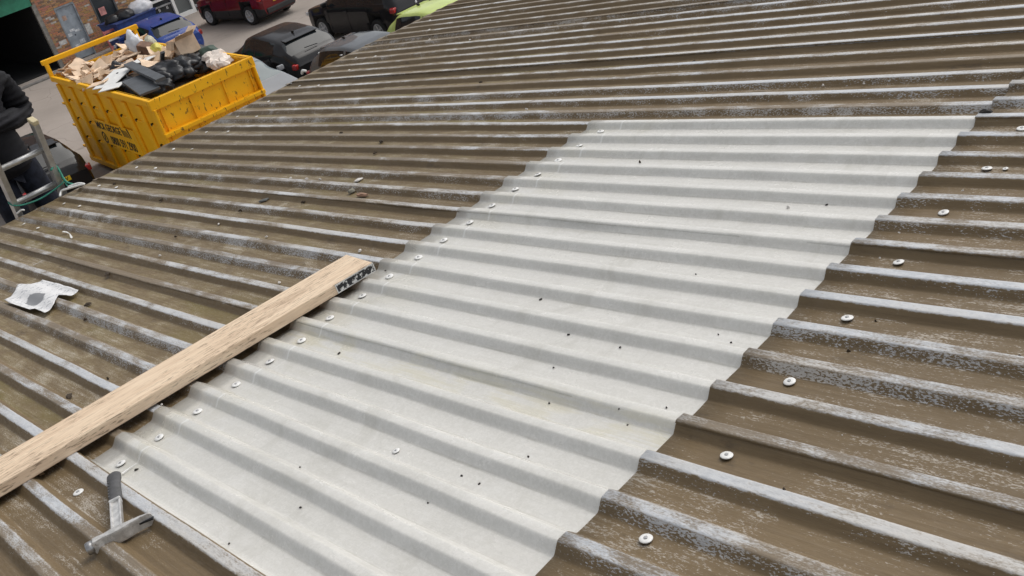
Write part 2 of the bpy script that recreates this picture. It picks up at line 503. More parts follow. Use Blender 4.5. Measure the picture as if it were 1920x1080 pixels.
# ================================================================== the roof we stand on
bld = empty('warehouse', (0, 0, Z0), (0, -TH, 0))
tag(bld, 'low pitched warehouse roofed in worn brown corrugated sheets with pale translucent panels', 'building')
RIBH = 0.0225
ULOW, UTOP = -3.6586, 6.0
def sstep(x): x = max(0.0, min(1.0, x)); return x * x * (3 - 2 * x)
def profile(t, soft=False):
    d = abs(t - round(t))
    x = (d - .078) / .205 if soft else (d - .100) / .165
    x = max(0, min(1, x))
    k = (.25 * x + .75 * sstep(x)) if soft else (.75 * x + .25 * sstep(x))
    return -RIBH * k, k
OFFS = [-.5, -.4, -.30, -.275, -.255, -.22, -.18, -.14, -.112, -.092, -.07, 0, .07, .092, .112, .14, .18, .22, .255, .275, .30, .4]
def sheet(name, m, k0, k1, u0, u1, n0, lead=.14, trail=.14, step=.09, wob=1.0, seed=0.0, lap=1.0):
    ts = [t0 + o for t0 in range(k0, k1 + 1) for o in OFFS]
    ts = sorted(t for t in ts if k0 - lead < t < k1 + trail)
    ts = [k0 - lead] + ts + [k1 + trail]
    nu = max(2, int((u1 - u0) / step))
    us = [u0 + (u1 - u0) * i / nu for i in range(nu + 1)]
    if u0 < ULOW + .01: us = [ULOW, ULOW + .02, ULOW + .04, ULOW + .06, ULOW + .08, ULOW + .1, ULOW + .12, ULOW + .14] + [x for x in us if x > ULOW + .16]
    nu = len(us) - 1
    V = []; PR = []
    for i in range(nu + 1):
        u = us[i]
        for t in ts:
            n, k = profile(t, m is M_GRP)
            v = t * PITCH
            lift = lap * (.0016 if m is M_GRP else .0028) * sstep(1 - (t - (k0 - lead)) / .4)         # edge that laps over the next sheet
            w1 = mnoise.noise((u * 1.3, v * 3 + seed, 0)) * .0024 * wob
            w2 = mnoise.noise((u * 3.1, round(t) * 7.7 + seed, 4)) * .0036 * wob
            fl = sstep((u - ULOW - .035) / .10) if u < ULOW + .3 else 1.0    # rib ends beaten flat at the eaves
            n = -RIBH + (n + RIBH) * (.12 + .88 * fl)
            ue = u
            if i == 0 or i == nu: ue = u + .004 * mnoise.noise((v * 9, seed, u))
            V.append((ue, v + w2, n + n0 + lift + w1)); PR.append(k)
    c = len(ts)
    F = [(i * c + j, (i + 1) * c + j, (i + 1) * c + j + 1, i * c + j + 1) for i in range(nu) for j in range(c - 1)]
    me = pydata(name, V, F, True)
    a = me.attributes.new('prof', 'FLOAT', 'POINT'); a.data.foreach_set('value', PR)
    b = me.attributes.new('seed', 'FLOAT', 'POINT'); b.data.foreach_set('value', [seed] * len(V))
    o = link_mesh(name, me, m, bld)
    so_ = o.modifiers.new('thickness', 'SOLIDIFY'); so_.thickness = .0022 if m is M_GRP else .0012; so_.offset = -1
    return o
UL = 1.5677                       # lower edge of the upper brown sheets
k = -36
idx = 0
while k < 60:
    inlight = -18 <= k < 0
    s = idx * 3.7
    if inlight:
        sheet('roof_sheet', M_ROOF, k, k + 6, ULOW, .165, -.0045, seed=s)
    elif k == -24:
        o = sheet('roof_sheet', M_ROOF, k, k + 6, ULOW, UL + .13, .0035, trail=.16, seed=s)
    elif k == 0:
        sheet('roof_sheet', M_ROOF, k, k + 6, ULOW, UL + .13, -.0075, seed=s, lap=0, lead=.05)
    else:
        sheet('roof_sheet', M_ROOF, k, k + 6, ULOW, UL + .13, -.0030, seed=s)
    sheet('roof_sheet', M_ROOF, k, k + 6, UL, UTOP, .0052, seed=s + 1.3)
    if inlight:
        o = sheet('rooflight_sheet', M_GRP, k, k + 6, -.002, UL + .14, .0 if k > -18 else .0005, trail=.13 if k < -6 else .17, lead=.14 if k > -18 else -.06, seed=s + 2, wob=.8)
        tag(o, 'pale translucent corrugated sheet let into the brown roof')
    k += 6; idx += 1
# screws with broad washers
def screw_meshes():
    w = MB().lathe([(.0115, -.0012), (.0140, -.0012), (.0146, .0002), (.0136, .0014), (.0070, .0022), (.0, .0022)], 20)
    h = MB().lathe([(.0048, .0018), (.0048, .0036), (.0038, .0042), (.0, .0042)], 6, smooth=False)
    a = w.build('washer', M_WHITE); b = h.build('screw_head', mat('screw_zinc', (.42, .42, .42), .4, .5))
    am, bm_ = a.data, b.data
    bpy.data.objects.remove(a); bpy.data.objects.remove(b)
    return am, bm_
WM, HM = screw_meshes()
M_SEAL = mat('rubber_seal', (.03, .03, .03), .8)
sl_ = MB().lathe([(.0, -.0026), (.0132, -.0026), (.0136, -.0010), (.0, -.0010)], 20).build('seal', M_SEAL); SM_ = sl_.data; bpy.data.objects.remove(sl_)
def screw(u, v, n, s=1.0, full=True):
    r = (random.uniform(-.12, .12), random.uniform(-.12, .12), random.uniform(0, 6))
    o = link_mesh('roof_screw', WM, parent=bld, loc=(u, v, n + .003), rot=r); o.scale = (s * random.uniform(.93, 1.05),) * 3
    if full:
        for nm, me in (('screw_head', HM), ('rubber_seal', SM_)): link_mesh(nm, me, parent=o)
for q in range(1, 19):
    u = .100 if q < 7 else .112 if q < 13 else .134
    screw(u + random.uniform(-.004, .004), -(q - .5 + random.uniform(-.06, .06)) * PITCH, -RIBH + .001)
screw(.136, -18.5 * PITCH, -RIBH + .003)
for q in range(0, 12):
    screw(1.712 + random.uniform(-.006, .006), -(2 * q + .42) * PITCH, -RIBH + .0068, .98)
screw(1.762, -2.40 * PITCH, -RIBH + .006, .5)
screw(.952, -14.56 * PITCH, -RIBH + .001, .72)
for q in range(-22, 16):
    if q % 2 == 0:
        continue
    screw(-3.39 + random.uniform(-.015, .015), -(q + .5 + random.uniform(-.1, .1)) * PITCH + PITCH, -RIBH, .72, False)
    screw(-3.12 + random.uniform(-.015, .015), -(q + .5 + random.uniform(-.1, .1)) * PITCH + PITCH, -RIBH, .72, False)
# purlins, walls, gutter
M_PURL = mat('galvanised_purlin', (.30, .30, .30), .6, .3)
for u in (-3.3, -1.6, .12, 1.70, 3.4, 5.2):
    MB().box((u, 12 * PITCH, -RIBH - .105), (.06, 96 * PITCH, .15)).build('purlin', M_PURL, bld)
M_WALL = mat('rendered_wall', (.32, .29, .25), .9, var=.2, scale=1.5, bump=.2)
def wall_local(x0, x1, y0, y1, zt0, zt1, name='wall'):
    inv = Matrix(((math.cos(TH), 0, math.sin(TH)), (0, 1, 0), (-math.sin(TH), 0, math.cos(TH))))
    vs = [(x0, y0, 0), (x1, y0, 0), (x1, y1, 0), (x0, y1, 0), (x0, y0, zt0), (x1, y0, zt1), (x1, y1, zt1), (x0, y1, zt0)]
    vs = [inv @ (Vector(v) - Vector((0, 0, Z0))) for v in vs]
    return link_mesh(name, pydata(name, vs, [(0, 3, 2, 1), (4, 5, 6, 7), (0, 1, 5, 4), (1, 2, 6, 5), (2, 3, 7, 6), (3, 0, 4, 7)]), M_WALL, bld)
y0, y1 = -36.4 * PITCH + .02, 60.4 * PITCH - .02
zr = lambda X: Z0 + X * math.tan(TH) - .23
wall_local(-3.45, -3.22, y0, y1, zr(-3.45), zr(-3.22))
wall_local(5.65, 5.88, y0, y1, zr(5.65), zr(5.88))
wall_local(-3.22, 5.65, y0, y0 + .22, zr(-3.22), zr(5.65))
wall_local(-3.22, 5.65, y1 - .22, y1, zr(-3.22), zr(5.65))
gp = [(-.055, .0), (-.05, -.05), (-.03, -.08), (.0, -.09), (.03, -.08), (.05, -.05), (.055, .0)]
gv = []
for yy in (y0, y1): gv += [(ULOW + .03 + a, yy, -.055 + b) for a, b in gp]
gme = pydata('gutter', gv, [(i, i + 1, 7 + i + 1, 7 + i) for i in range(6)])
go = link_mesh('gutter', gme, mat('dark_gutter', (.03, .028, .026), .6), bld)
go.modifiers.new('thickness', 'SOLIDIFY').thickness = .004

def roof_world(u, v, n):
    return Vector(MR @ np.array([u, v, n])) + Vector((0, 0, Z0))
ROOT_ROT = (0, -TH, 0)
def crest_n(v):
    return profile(v / PITCH)[0]

# ================================================================== things lying on the roof
def roof_thing(name, u, v, n, rz=0.0):
    q = Matrix.Rotation(-TH, 4, 'Y') @ Matrix.Rotation(rz, 4, 'Z')
    return empty(name, roof_world(u, v, n), q.to_euler())
# scaffold board across the ribs
a = Vector((-0.121, -1.229)); b = Vector((-0.262, -2.520))
dv = (b - a).normalized(); BL, BW, BT = 2.4, .184, .036
ang = math.atan2(dv.y, dv.x)
ctr = a + dv * (BL / 2) + Vector((-dv.y, dv.x)) * (BW / 2)
brd = roof_thing('scaffold_board', ctr.x, ctr.y, .0035, ang)
tag(brd, 'pale bare timber scaffold board laid across the brown ribs beside the translucent sheets', 'board')
mb = MB().box((0, 0, BT / 2), (BL, BW, BT), bev=.003)
tb = mb.build('timber', M_WOOD, brd)
M_BAND = print_mat('printed_end_band', (.018, .018, .02), (.62, .62, .60), 85, .53)
x0 = -BL / 2
MB().box((x0 + .078, BW / 2 + .0008, BT / 2), (.155, .0016, BT * .86)).build('end_band', M_BAND, brd)
bt = MB()
bt.box((x0 + .078, BW / 2 + .002, BT * .90), (.158, .0018, .0028)); bt.box((x0 + .078, BW / 2 + .002, BT * .10), (.158, .0018, .0028))
bt.box((x0 + .001, BW / 2 + .002, BT * .5), (.003, .0018, BT * .8)); bt.box((x0 + .155, BW / 2 + .002, BT * .5), (.003, .0018, BT * .8))
bt.build('band_edge', mat('band_white', (.55, .55, .53), .5), brd)
MB().box((x0 - .0006, 0, BT / 2), (.0014, BW * .97, BT * .92)).build('end_plate', M_STEEL, brd)
# claw hammer
hu0, hv0 = .236, -2.324
hu1, hv1 = .520, -2.437
hd = Vector((hu1 - hu0, hv1 - hv0)); hl = hd.length
hm = roof_thing('claw_hammer', hu0, hv0, .0, math.atan2(hd.y, hd.x))
tag(hm, 'steel claw hammer with black rubber grip lying on the brown ribs', 'hammer')
gp_ = [(0.000, .014), (.008, .019), (.03, .0195), (.05, .0165), (.08, .0165), (.11, .0175), (.14, .0165), (.150, .015)]
def oval(path, nseg, name, m, par, hz=.62, z=.014):
    V = []; F = []
    for (x, r) in path:
        for kk in range(nseg):
            t = 2 * math.pi * kk / nseg
            V.append((x, r * math.cos(t), z + r * hz * math.sin(t)))
    for i in range(len(path) - 1):
        for kk in range(nseg):
            F.append((i * nseg + kk, i * nseg + (kk + 1) % nseg, (i + 1) * nseg + (kk + 1) % nseg, (i + 1) * nseg + kk))
    F.append(tuple(range(nseg))[::-1]); F.append(tuple(range((len(path) - 1) * nseg, len(path) * nseg)))
    return link_mesh(name, pydata(name, V, F, True), m, par)
grip = oval(gp_, 16, 'grip', mat('black_rubber', (.075, .075, .077), .7, var=.2, scale=60), hm)
gr = MB()
for i in range(7):
    gr.box((.03 + i * .015, -.0135, .017), (.006, .006, .010), bev=.0015)
gr.build('grip_rib', mat('grey_rubber', (.10, .10, .10), .7), grip)
sh = MB()
sh.box((.215, 0, .013), (.14, .020, .009), bev=.002)
sh.box((.215, .0115, .014), (.14, .005, .015), bev=.0015); sh.box((.215, -.0115, .014), (.14, .005, .015), bev=.0015)
sh.box((.150, 0, .015), (.010, .030, .019), bev=.003)
sh.build('shaft', mat('bright_steel', (.66, .65, .63), .35, .55, .18, 50), hm)
hdm = MB()
poly = [(-.058, -.014), (-.046, -.015), (-.034, -.011), (-.014, -.017), (.012, -.017), (.030, -.013), (.055, -.010), (.078, -.002), (.079, .003), (.055, .002), (.03, .006), (.012, .012), (-.014, .012), (-.034, .008), (-.046, .013), (-.058, .013)]
# head lies across the handle: local x = along handle, y = across
V = []; F = []
for zz, s_ in ((-.010, .96), (-.006, 1.0), (.020, 1.0), (.024, .93)):
    for (py, px) in poly: V.append((.300 + px * s_ * .82, py * s_ * 1.08, zz))
n_ = len(poly)
for i in range(3):
    for kk in range(n_): F.append((i * n_ + kk, (i + 1) * n_ + kk, (i + 1) * n_ + (kk + 1) % n_, i * n_ + (kk + 1) % n_))
F.append(tuple(range(n_))); F.append(tuple(range(3 * n_, 4 * n_))[::-1])
hh_ = link_mesh('head', pydata('head', V, F), mat('forged_steel', (.50, .49, .47), .42, .35, .25, 45, dirt=(.20, .17, .14)), hm)
fc = MB().lathe([(.0150, 0), (.0168, .002), (.0168, .014), (.0130, .018)], 8, axis='y', c=(.299, -.078, .009))
fc.build('striking_face', M_STEEL, hh_)
MB().box((.3005, .066, .008), (.0105, .040, .0045), rot=(0, 0, -.20)).build('claw_slot', M_INK, hh_)

# torn sheet of printed paper draped over a rib
pp = [on_roof(x, y, -.008) for x, y in ((10, 565), (30, 548), (38, 537), (60, 536), (80, 525), (112, 534), (148, 545), (132, 556), (112, 556), (104, 572), (84, 588), (66, 580), (58, 584), (20, 572))]
bmv = bmesh.new()
vs = [bmv.verts.new((p[0], p[1], 0)) for p in pp]
f_ = bmv.faces.new(vs)
bmesh.ops.triangulate(bmv, faces=[f_])
bmesh.ops.subdivide_edges(bmv, edges=bmv.edges[:], cuts=3, use_grid_fill=True)
bmesh.ops.subdivide_edges(bmv, edges=bmv.edges[:], cuts=2, use_grid_fill=True)
pc = Vector((sum(p[0] for p in pp) / len(pp), sum(p[1] for p in pp) / len(pp), 0))
for v_ in bmv.verts:
    t_ = v_.co.y / PITCH
    d_ = abs(t_ - round(t_))
    base = -RIBH * .55 * sstep((d_ - .10) / .4)
    v_.co.z = base + .0035 + .004 * mnoise.noise((v_.co.x * 14, v_.co.y * 20, 2)) + .002 * abs(mnoise.noise((v_.co.x * 40, v_.co.y * 40, 9)))
    v_.co -= pc
me = bpy.data.meshes.new('torn_paper'); bmv.to_mesh(me); bmv.free(); me.shade_smooth()
def paper_mat():
    m = bpy.data.materials.new('torn_label_paper'); t = NT(m)
    v = t.coords('Object')
    nz = t.noise(t.coords('Object', (1.6, 1, 1)), 38, 4, .6, 1.2); bl = t.noise(v, 5.5, 4, .55)
    c = t.mix(t.ramp(nz, .56, .60), (.70, .70, .70), (.40, .41, .43))
    sp = t.n('ShaderNodeSeparateXYZ'); t.l(v, sp.inputs[0])
    dd = t.math('SQRT', t.math('ADD', t.math('POWER', t.math('ADD', sp.outputs[0], -.02), 2.0), t.math('POWER', t.math('MULTIPLY', t.math('ADD', sp.outputs[1], .035), 2.0), 2.0)))
    c = t.mix(t.ramp(t.math('ADD', dd, t.math('MULTIPLY', t.math('SUBTRACT', bl, .5), .18)), .088, .080), c, (.22, .225, .235))
    t.l(c, t.b.inputs['Base Color']); t.b.inputs['Roughness'].default_value = .6
    return m
po = link_mesh('torn_paper', me, paper_mat(), None, roof_world(pc.x, pc.y, 0), ROOT_ROT)
po.modifiers.new('thickness', 'SOLIDIFY').thickness = .0008
tag(po, 'torn white printed paper with a dark grey blot draped over a brown rib', 'paper')

def scrap(name, pix, wpx, hpx, m, label, cat, group=None, thick=.004, n=None, seed=1, rz=None):
    """small lump or flake of debris resting in a pan or on a rib"""
    u, v = on_roof(pix[0], pix[1], -RIBH)
    nn = profile(v / PITCH)[0] if n is None else n
    u, v = on_roof(pix[0], pix[1], nn)
    nn = profile(v / PITCH)[0] if n is None else n
    dist = (Vector((u, v, nn)) - Vector(CR)).length
    sc_ = dist / FPX
    bm = blob(wpx * sc_ / 2, hpx * sc_ / 2, thick, .45, seed * 3.1, 2, .1)
    o = MB().bm(bm, None, False).build(name, m, None, roof_world(u, v, nn + .0006), (Matrix.Rotation(-TH, 4, 'Y') @ Matrix.Rotation(rz if rz is not None else seed * 1.7, 4, 'Z')).to_euler())
    tag(o, label, cat, group)
    return o
M_DIRT = mat('dark_dirt', (.03, .027, .024), .9)
M_GRIT = mat('pale_grit', (.62, .60, .57), .8)
for i, (x, y, w_) in enumerate(((1014, 562, 11), (1066, 628, 9), (636, 663, 11), (1163, 652, 7), (1347, 628, 6), (1371, 643, 6), (1030, 757, 8), (1038, 690, 6), (991, 857, 8), (1160, 765, 6), (866, 893, 9), (899, 908, 9), (803, 944, 7), (563, 877, 7), (564, 952, 8), (430, 1020, 7), (256, 881, 12), (1250, 765, 7), (1550, 384, 9), (1305, 515, 6), (1177, 798, 6), (1410, 700, 6), (723, 508, 6))):
    scrap('dirt_or_hole', (x, y), w_ * .65, w_ * .45, M_DIRT, 'tiny black speck of dirt or old screw hole on the pale translucent sheets', 'dirt', 'dirt specks on the translucent sheets', .003, seed=i + 1)  # some of these are old screw holes, drawn as dark lumps
for i, (x, y, w_) in enumerate(((200, 510, 16), (165, 572, 13), (130, 745, 20), (300, 370, 9), (715, 266, 12), (700, 280, 8), (640, 250, 9), (1920 - 8, 672, 8), (1590, 652, 8), (1473, 931, 10), (330, 445, 6), (215, 345, 8), (565, 372, 8), (1200, 305, 6), (450, 395, 7), (1640, 590, 6), (1300, 118, 12), (900, 150, 9), (160, 600, 7), (205, 715, 6))):
    scrap('leaf_fragment', (x, y), w_, w_ * .55, mat('dead_leaf', (.05, .035, .022), .9), 'dark curled fragment of dead leaf on the brown ribs', 'leaf', 'dead leaf fragments on the brown sheets', .008, seed=i + 31)
for i, (x, y, w_) in enumerate(((672, 338, 18), (600, 337, 7), (545, 335, 6), (575, 336, 8), (675, 471, 9), (300, 480, 6), (524, 531, 7), (1478, 390, 6), (1684, 425, 9), (1804, 350, 6), (1650, 487, 7), (1543, 160, 5), (1620, 158, 5), (1497, 22, 6), (985, 198, 6), (805, 75, 6), (640, 104, 6), (880, 71, 6), (1790, 768, 7), (1580, 820, 6), (500, 445, 6), (410, 420, 6))):
    scrap('chip', (x, y), w_, w_ * .6, M_GRIT, 'small pale chip of grit among the brown ribs', 'chip', 'pale chips on the brown sheets', .006, seed=i + 71)
scrap('twig', (680, 367), 30, 9, mat('pinkish_stick', (.36, .22, .15), .8), 'short pinkish brown stub of stick lying in a brown trough', 'stick', None, .012, seed=3, rz=.1)
scrap('stone', (660, 360), 12, 12, mat('grey_stone', (.22, .21, .17), .9), 'greenish grey stone beside the stub of stick', 'stone', None, .014, seed=4)
scrap('slate_chip', (495, 376), 18, 12, mat('dark_slate', (.10, .105, .10), .6), 'flat dark grey slate chip caught on a brown rib', 'slate', None, .006, seed=6)
scrap('wood_chip', (78, 890), 17, 8, mat('raw_chip', (.62, .42, .25), .8), 'tan splinter of wood next to the board', 'splinter', None, .006, seed=8, rz=.4)
scrap('foil_scrap', (305, 826 - 64), 6, 4, M_GRIT, 'bright scrap of foil in a trough between board and translucent sheet', 'foil', None, .003, seed=9)
# strips of white tape
def strip(name, pix, w_, m, label, cat, lift=.003):
    pts = []
    for (x, y) in pix:
        u, v = on_roof(x, y, -.012)
        pts.append(roof_world(u, v, profile(v / PITCH)[0] + lift))
    mb = MB()
    V = []; F = []
    for i, p in enumerate(pts):
        d_ = (pts[min(i + 1, len(pts) - 1)] - pts[max(i - 1, 0)]).normalized()
        s_ = d_.cross(Vector((0, 0, 1))).normalized() * w_ * (.6 + .4 * math.sin(i * 2.1 + 1))
        V += [p - s_, p + s_, p + s_ + Vector((0, 0, .0015)), p - s_ + Vector((0, 0, .0015))]
    for i in range(len(pts) - 1):
        for kk in range(4): F.append((i * 4 + kk, i * 4 + (kk + 1) % 4, i * 4 + 4 + (kk + 1) % 4, i * 4 + 4 + kk))
    F += [(3, 2, 1, 0), tuple(len(V) - 4 + q for q in range(4))]
    mb.add(V, F)
    c = sum(pts, Vector()) / len(pts)
    mb.v = [tuple(Vector(p) - c) for p in mb.v]
    o = mb.build(name, m, None, c)
    tag(o, label, cat)
    return o
strip('torn_tape', [(117, 433), (124, 434), (130, 437), (133, 443), (134, 446)], .006, M_SHEETW, 'curled white strip of torn tape on a brown rib near the ladder', 'tape', .006)
strip('bark_strip', [(62, 495), (68, 493), (74, 490), (79, 487)], .005, mat('grey_bark', (.40, .37, .33), .8), 'thin grey curl of bark on a rib above the torn paper', 'bark', .006)
strip('pale_splinter', [(228, 885), (240, 876), (254, 867)], .0035, M_SHEETW, 'narrow white strip beside the end of the hammer grip', 'strip', .005)
# dark lump of sealant at the far corner of the translucent sheets
su, sv = 1.585, .02
seal = MB().bm(blob(.018, .009, .009, .4, 5, 2, .2)).build('sealant_lump', M_DIRT, None, roof_world(su, sv, .004), ROOT_ROT)
tag(seal, 'black lump of sealant where brown sheet overlaps the far corner of translucent sheet', 'sealant')

# ================================================================== ladder, rope, climber
LA = R(75.0)
LD = Vector((math.cos(LA), 0, math.sin(LA)))
LN = Vector((-math.sin(LA), 0, math.cos(LA)))
lx, lz = -3.735, 5.70
lb = Vector((lx, 0, lz)) - LD * (lz / math.sin(LA))
lad = empty('ladder', (lb.x, -1.118, 0), (0, R(90) - LA, 0))
tag(lad, 'aluminium ladder leaning on the eaves and tied with green rope', 'ladder')
Ltop = lz / math.sin(LA) + .475
for sy in (-1, 1):
    st = MB().box((0, sy * .150, Ltop / 2), (.072, .034, Ltop), bev=.004).build('stile', M_ALU, lad)
    MB().box((0, sy * .150, Ltop + .012), (.076, .038, .03), bev=.006).build('end_cap', mat('yellowed_cap', (.50, .43, .27), .7), st)
    MB().box((0, sy * .150, .02), (.075, .034, .05), bev=.006).build('foot', M_BLACKPL, st)
kz = Ltop - .185
while kz > .1:
    MB().tube([(0, -.145, kz), (0, .145, kz)], .0185, 12).build('rung', M_ALU, lad)
    kz -= .25
def lad_pt(s, y, off=0.0):            # s metres above the eaves along the ladder
    return Vector((lx, y, lz)) + LD * s + LN * off
def rope(name, pts, r, m, label, cat, group=None, n=8, sub=6):
    P = []
    pts = [Vector(p) for p in pts]
    for i in range(len(pts) - 1):
        p0, p1, p2, p3 = pts[max(i - 1, 0)], pts[i], pts[i + 1], pts[min(i + 2, len(pts) - 1)]
        for kk in range(sub):
            t = kk / sub
            P.append(.5 * ((2 * p1) + (p2 - p0) * t + (2 * p0 - 5 * p1 + 4 * p2 - p3) * t * t + (3 * p1 - p0 - 3 * p2 + p3) * t ** 3))
    P.append(pts[-1])
    c = sum(P, Vector()) / len(P)
    o = MB().tube([p - c for p in P], r, n).build(name, m, None, c)
    return tag(o, label, cat, group)
M_ROPE = mat('green_rope', (.03, .21, .15), .7, var=.35, scale=160)
yR, yL = -.968, -1.268
rope('rope', [lad_pt(.05, yL, .06), lad_pt(.055, yL - .022, 0), lad_pt(.05, yL, -.05), lad_pt(.035, -1.2, -.06), lad_pt(.03, -1.1, -.06), lad_pt(.055, yR + .01, -.05), lad_pt(.09, yR + .02, -.04),
              roof_world(-3.60, -.965, .02), roof_world(-3.53, -.93, .012)], .0050, M_ROPE, 'green rope looped round both ladder stiles and tied at the eaves', 'rope')
rope('rope', [lad_pt(.17, yR - .03, -.05), lad_pt(.16, yR + .02, -.02), roof_world(-3.63, -.955, .05), roof_world(-3.545, -.93, .015)], .0065, M_ROPE, 'short taut green rope from the right ladder stile down to the white tie', 'rope')
rope('tie_strap', [roof_world(-3.60, -1.04, -.012), roof_world(-3.62, -1.01, .01), roof_world(-3.57, -.985, .016), roof_world(-3.51, -.925, .014), roof_world(-3.49, -.905, .012), roof_world(-3.53, -.925, .024), roof_world(-3.59, -.97, .02)], .007, M_WHITE, 'white tie strap knotted round the green rope on the eaves', 'strap')
rope('tie_strap', [roof_world(-3.655, -1.30, .0), roof_world(-3.62, -1.275, .014), roof_world(-3.60, -1.266, .010)], .0055, M_WHITE, 'small white tie end at the foot of the left ladder stile', 'strap')
o_ = at_z(525, 161, 5.73)
rope('pipe_clip', [roof_world(-3.70, .955, -.01), roof_world(-3.66, .945, .014), roof_world(-3.61, .94, .012)], .010, M_WHITE, 'white bracket end showing over the eaves near the silver car', 'bracket')
rope('second_ladder_pole', [lad_pt(-5.80, -1.46, .20), lad_pt(-3.0, -1.46, .18), lad_pt(.06, -1.46, .15)], .012, M_WHITE, 'white pole end for the edge of another ladder at the eaves', 'pole')  # plain pole standing in for the edge of another ladder

def skinned(name, joints, bones, m, parent=None, root=0, sub=2):
    me = bpy.data.meshes.new(name)
    me.from_pydata([j[0] for j in joints], bones, [])
    o = link_mesh(name, me, m, parent)
    sk = o.modifiers.new('skin', 'SKIN'); sk.use_smooth_shade = True
    for i, j in enumerate(joints):
        rr_ = j[1] if isinstance(j[1], tuple) else (j[1], j[1])
        me.skin_vertices[0].data[i].radius = rr_
        me.skin_vertices[0].data[i].use_root = (i == root)
    sb = o.modifiers.new('sub', 'SUBSURF'); sb.levels = sub; sb.render_levels = sub
    bpy.context.view_layer.update()
    em = bpy.data.meshes.new_from_object(o.evaluated_get(bpy.context.evaluated_depsgraph_get()))
    o.modifiers.clear(); o.data = em
    if not em.materials: em.materials.append(m)
    em.shade_smooth()
    return o
FZ = 4.985                                     # rung the climber stands on
def on_ladder_x(z): return lx + (z - lz) / math.tan(LA)
py_ = -1.09
per = empty('person', (-4.17, py_, FZ))
tag(per, 'person in black padded jacket and dark jeans standing on the ladder', 'person')
M_SKIN = mat('skin', (.50, .31, .23), .55, var=.12, scale=12)
M_JEAN = mat('dark_jeans', (.012, .014, .022), .85, var=.4, scale=25, bump=.2, spec=.2)
M_JACK = mat('black_padded_jacket', (.008, .008, .011), .75, var=.4, scale=9, bump=.25, spec=.25)
dx = .10                                       # legs reach forward to the rung
bj = [((0.02, 0, .90), (.13, .17)), ((0, 0, 1.05), (.12, .15)), ((-.01, 0, 1.25), (.13, .17)), ((0, 0, 1.36), (.09, .11)), ((.01, 0, 1.48), .055), ((.02, 0, 1.55), .06), ((.035, 0, 1.64), (.092, .078)), ((.03, 0, 1.71), (.08, .068)),
      ((.02, .10, .86), .095), ((.10, .11, .50), .066), ((.08, .10, .10), .045), ((.14, .11, .045), .045), ((.28, .12, .035), .036),
      ((.02, -.10, .86), .095), ((.10, -.11, .50), .066), ((.08, -.10, .10), .045), ((.14, -.11, .045), .045), ((.28, -.12, .035), .036),
      ((.0, .19, 1.37), .050), ((-.02, .26, 1.13), .048), ((.20, .06, 1.17), .036), ((.25, -.09, 1.19), .032),
      ((.0, -.19, 1.37), .050), ((-.02, -.28, 1.13), .048), ((.12, -.30, 1.02), .036), ((.18, -.30, 1.02), .032)]
bb = [(0, 1), (1, 2), (2, 3), (3, 4), (4, 5), (5, 6), (6, 7), (0, 8), (8, 9), (9, 10), (10, 11), (11, 12), (0, 13), (13, 14), (14, 15), (15, 16), (16, 17),
      (3, 18), (18, 19), (19, 20), (20, 21), (3, 22), (22, 23), (23, 24), (24, 25)]
skinned('body', bj, bb, M_SKIN, per)
# hands: palm plus five fingers each
for sy in (1, -1):
    base = Vector((.255, -.095, 1.19)) if sy > 0 else Vector((.185, -.31, 1.02))
    hj = [(tuple(base), .020), (tuple(base + Vector((.035, -sy * .03, 0))), (.018, .026))]
    hb = [(0, 1)]
    for i, (ln, oz) in enumerate(((.070, .028), (.078, .010), (.072, -.008), (.058, -.026))):
        p0 = base + Vector((.055, -sy * .045, oz)); p1 = p0 + Vector((ln * .5, -sy * .018, 0)); p2 = p1 + Vector((ln * .22, -sy * .035, -.004))
        k0 = len(hj); hj += [(tuple(p0), .0085), (tuple(p1), .008), (tuple(p2), .007)]
        hb += [(1, k0), (k0, k0 + 1), (k0 + 1, k0 + 2)]
    k0 = len(hj); t0 = base + Vector((.03, sy * .0, .030)); hj += [(tuple(t0), .010), (tuple(t0 + Vector((.035, -sy * .012, .018))), .008)]
    hb += [(0, k0), (k0, k0 + 1)]
    skinned('hand', hj, hb, M_SKIN, per, sub=1)
tj = [((.02, 0, .93), (.12, .13)), ((.03, .095, .82), .105), ((.10, .11, .50), .086), ((.085, .10, .13), .066), ((.03, -.095, .82), .105), ((.10, -.11, .50), .086), ((.085, -.10, .13), .066)]
skinned('trousers', tj, [(0, 1), (1, 2), (2, 3), (0, 4), (4, 5), (5, 6)], M_JEAN, per)
jj = [((.02, 0, .78), (.18, .235)), ((.01, 0, .95), (.175, .235)), ((0, 0, 1.10), (.165, .23)), ((-.01, 0, 1.28), (.165, .22)), ((0, 0, 1.40), (.13, .175)), ((.01, 0, 1.475), .082), ((.01, 0, 1.53), .078),
      ((.0, .20, 1.385), .098), ((-.025, .265, 1.12), .088), ((.17, .10, 1.16), .064), ((.235, -.06, 1.185), .052),
      ((.0, -.20, 1.385), .098), ((-.025, -.29, 1.12), .082), ((.10, -.30, 1.035), .060), ((.15, -.30, 1.02), .052)]
jk = skinned('jacket', jj, [(0, 1), (1, 2), (2, 3), (3, 4), (4, 5), (5, 6), (4, 7), (7, 8), (8, 9), (9, 10), (4, 11), (11, 12), (12, 13), (13, 14)], M_JACK, per, sub=3)
for v_ in jk.data.vertices:                      # quilted tubes
    q = math.sin(v_.co.z * 2 * math.pi / .085)
    v_.co += v_.normal * (.016 * abs(q) - .009 + .012 * mnoise.noise(v_.co * 7))
MB().bm(blob(.100, .088, .105, .06, 2, 3, .1), Matrix.Translation((-.012, 0, 1.672))).build('hair', mat('dark_hair', (.025, .017, .012), .7, var=.4, scale=60), per)
fcm = MB()
fcm.tube([(.118, 0, 1.655), (.140, 0, 1.625), (.122, 0, 1.615)], [.009, .014, .010], 8)
fcm.build('nose', M_SKIN, per)
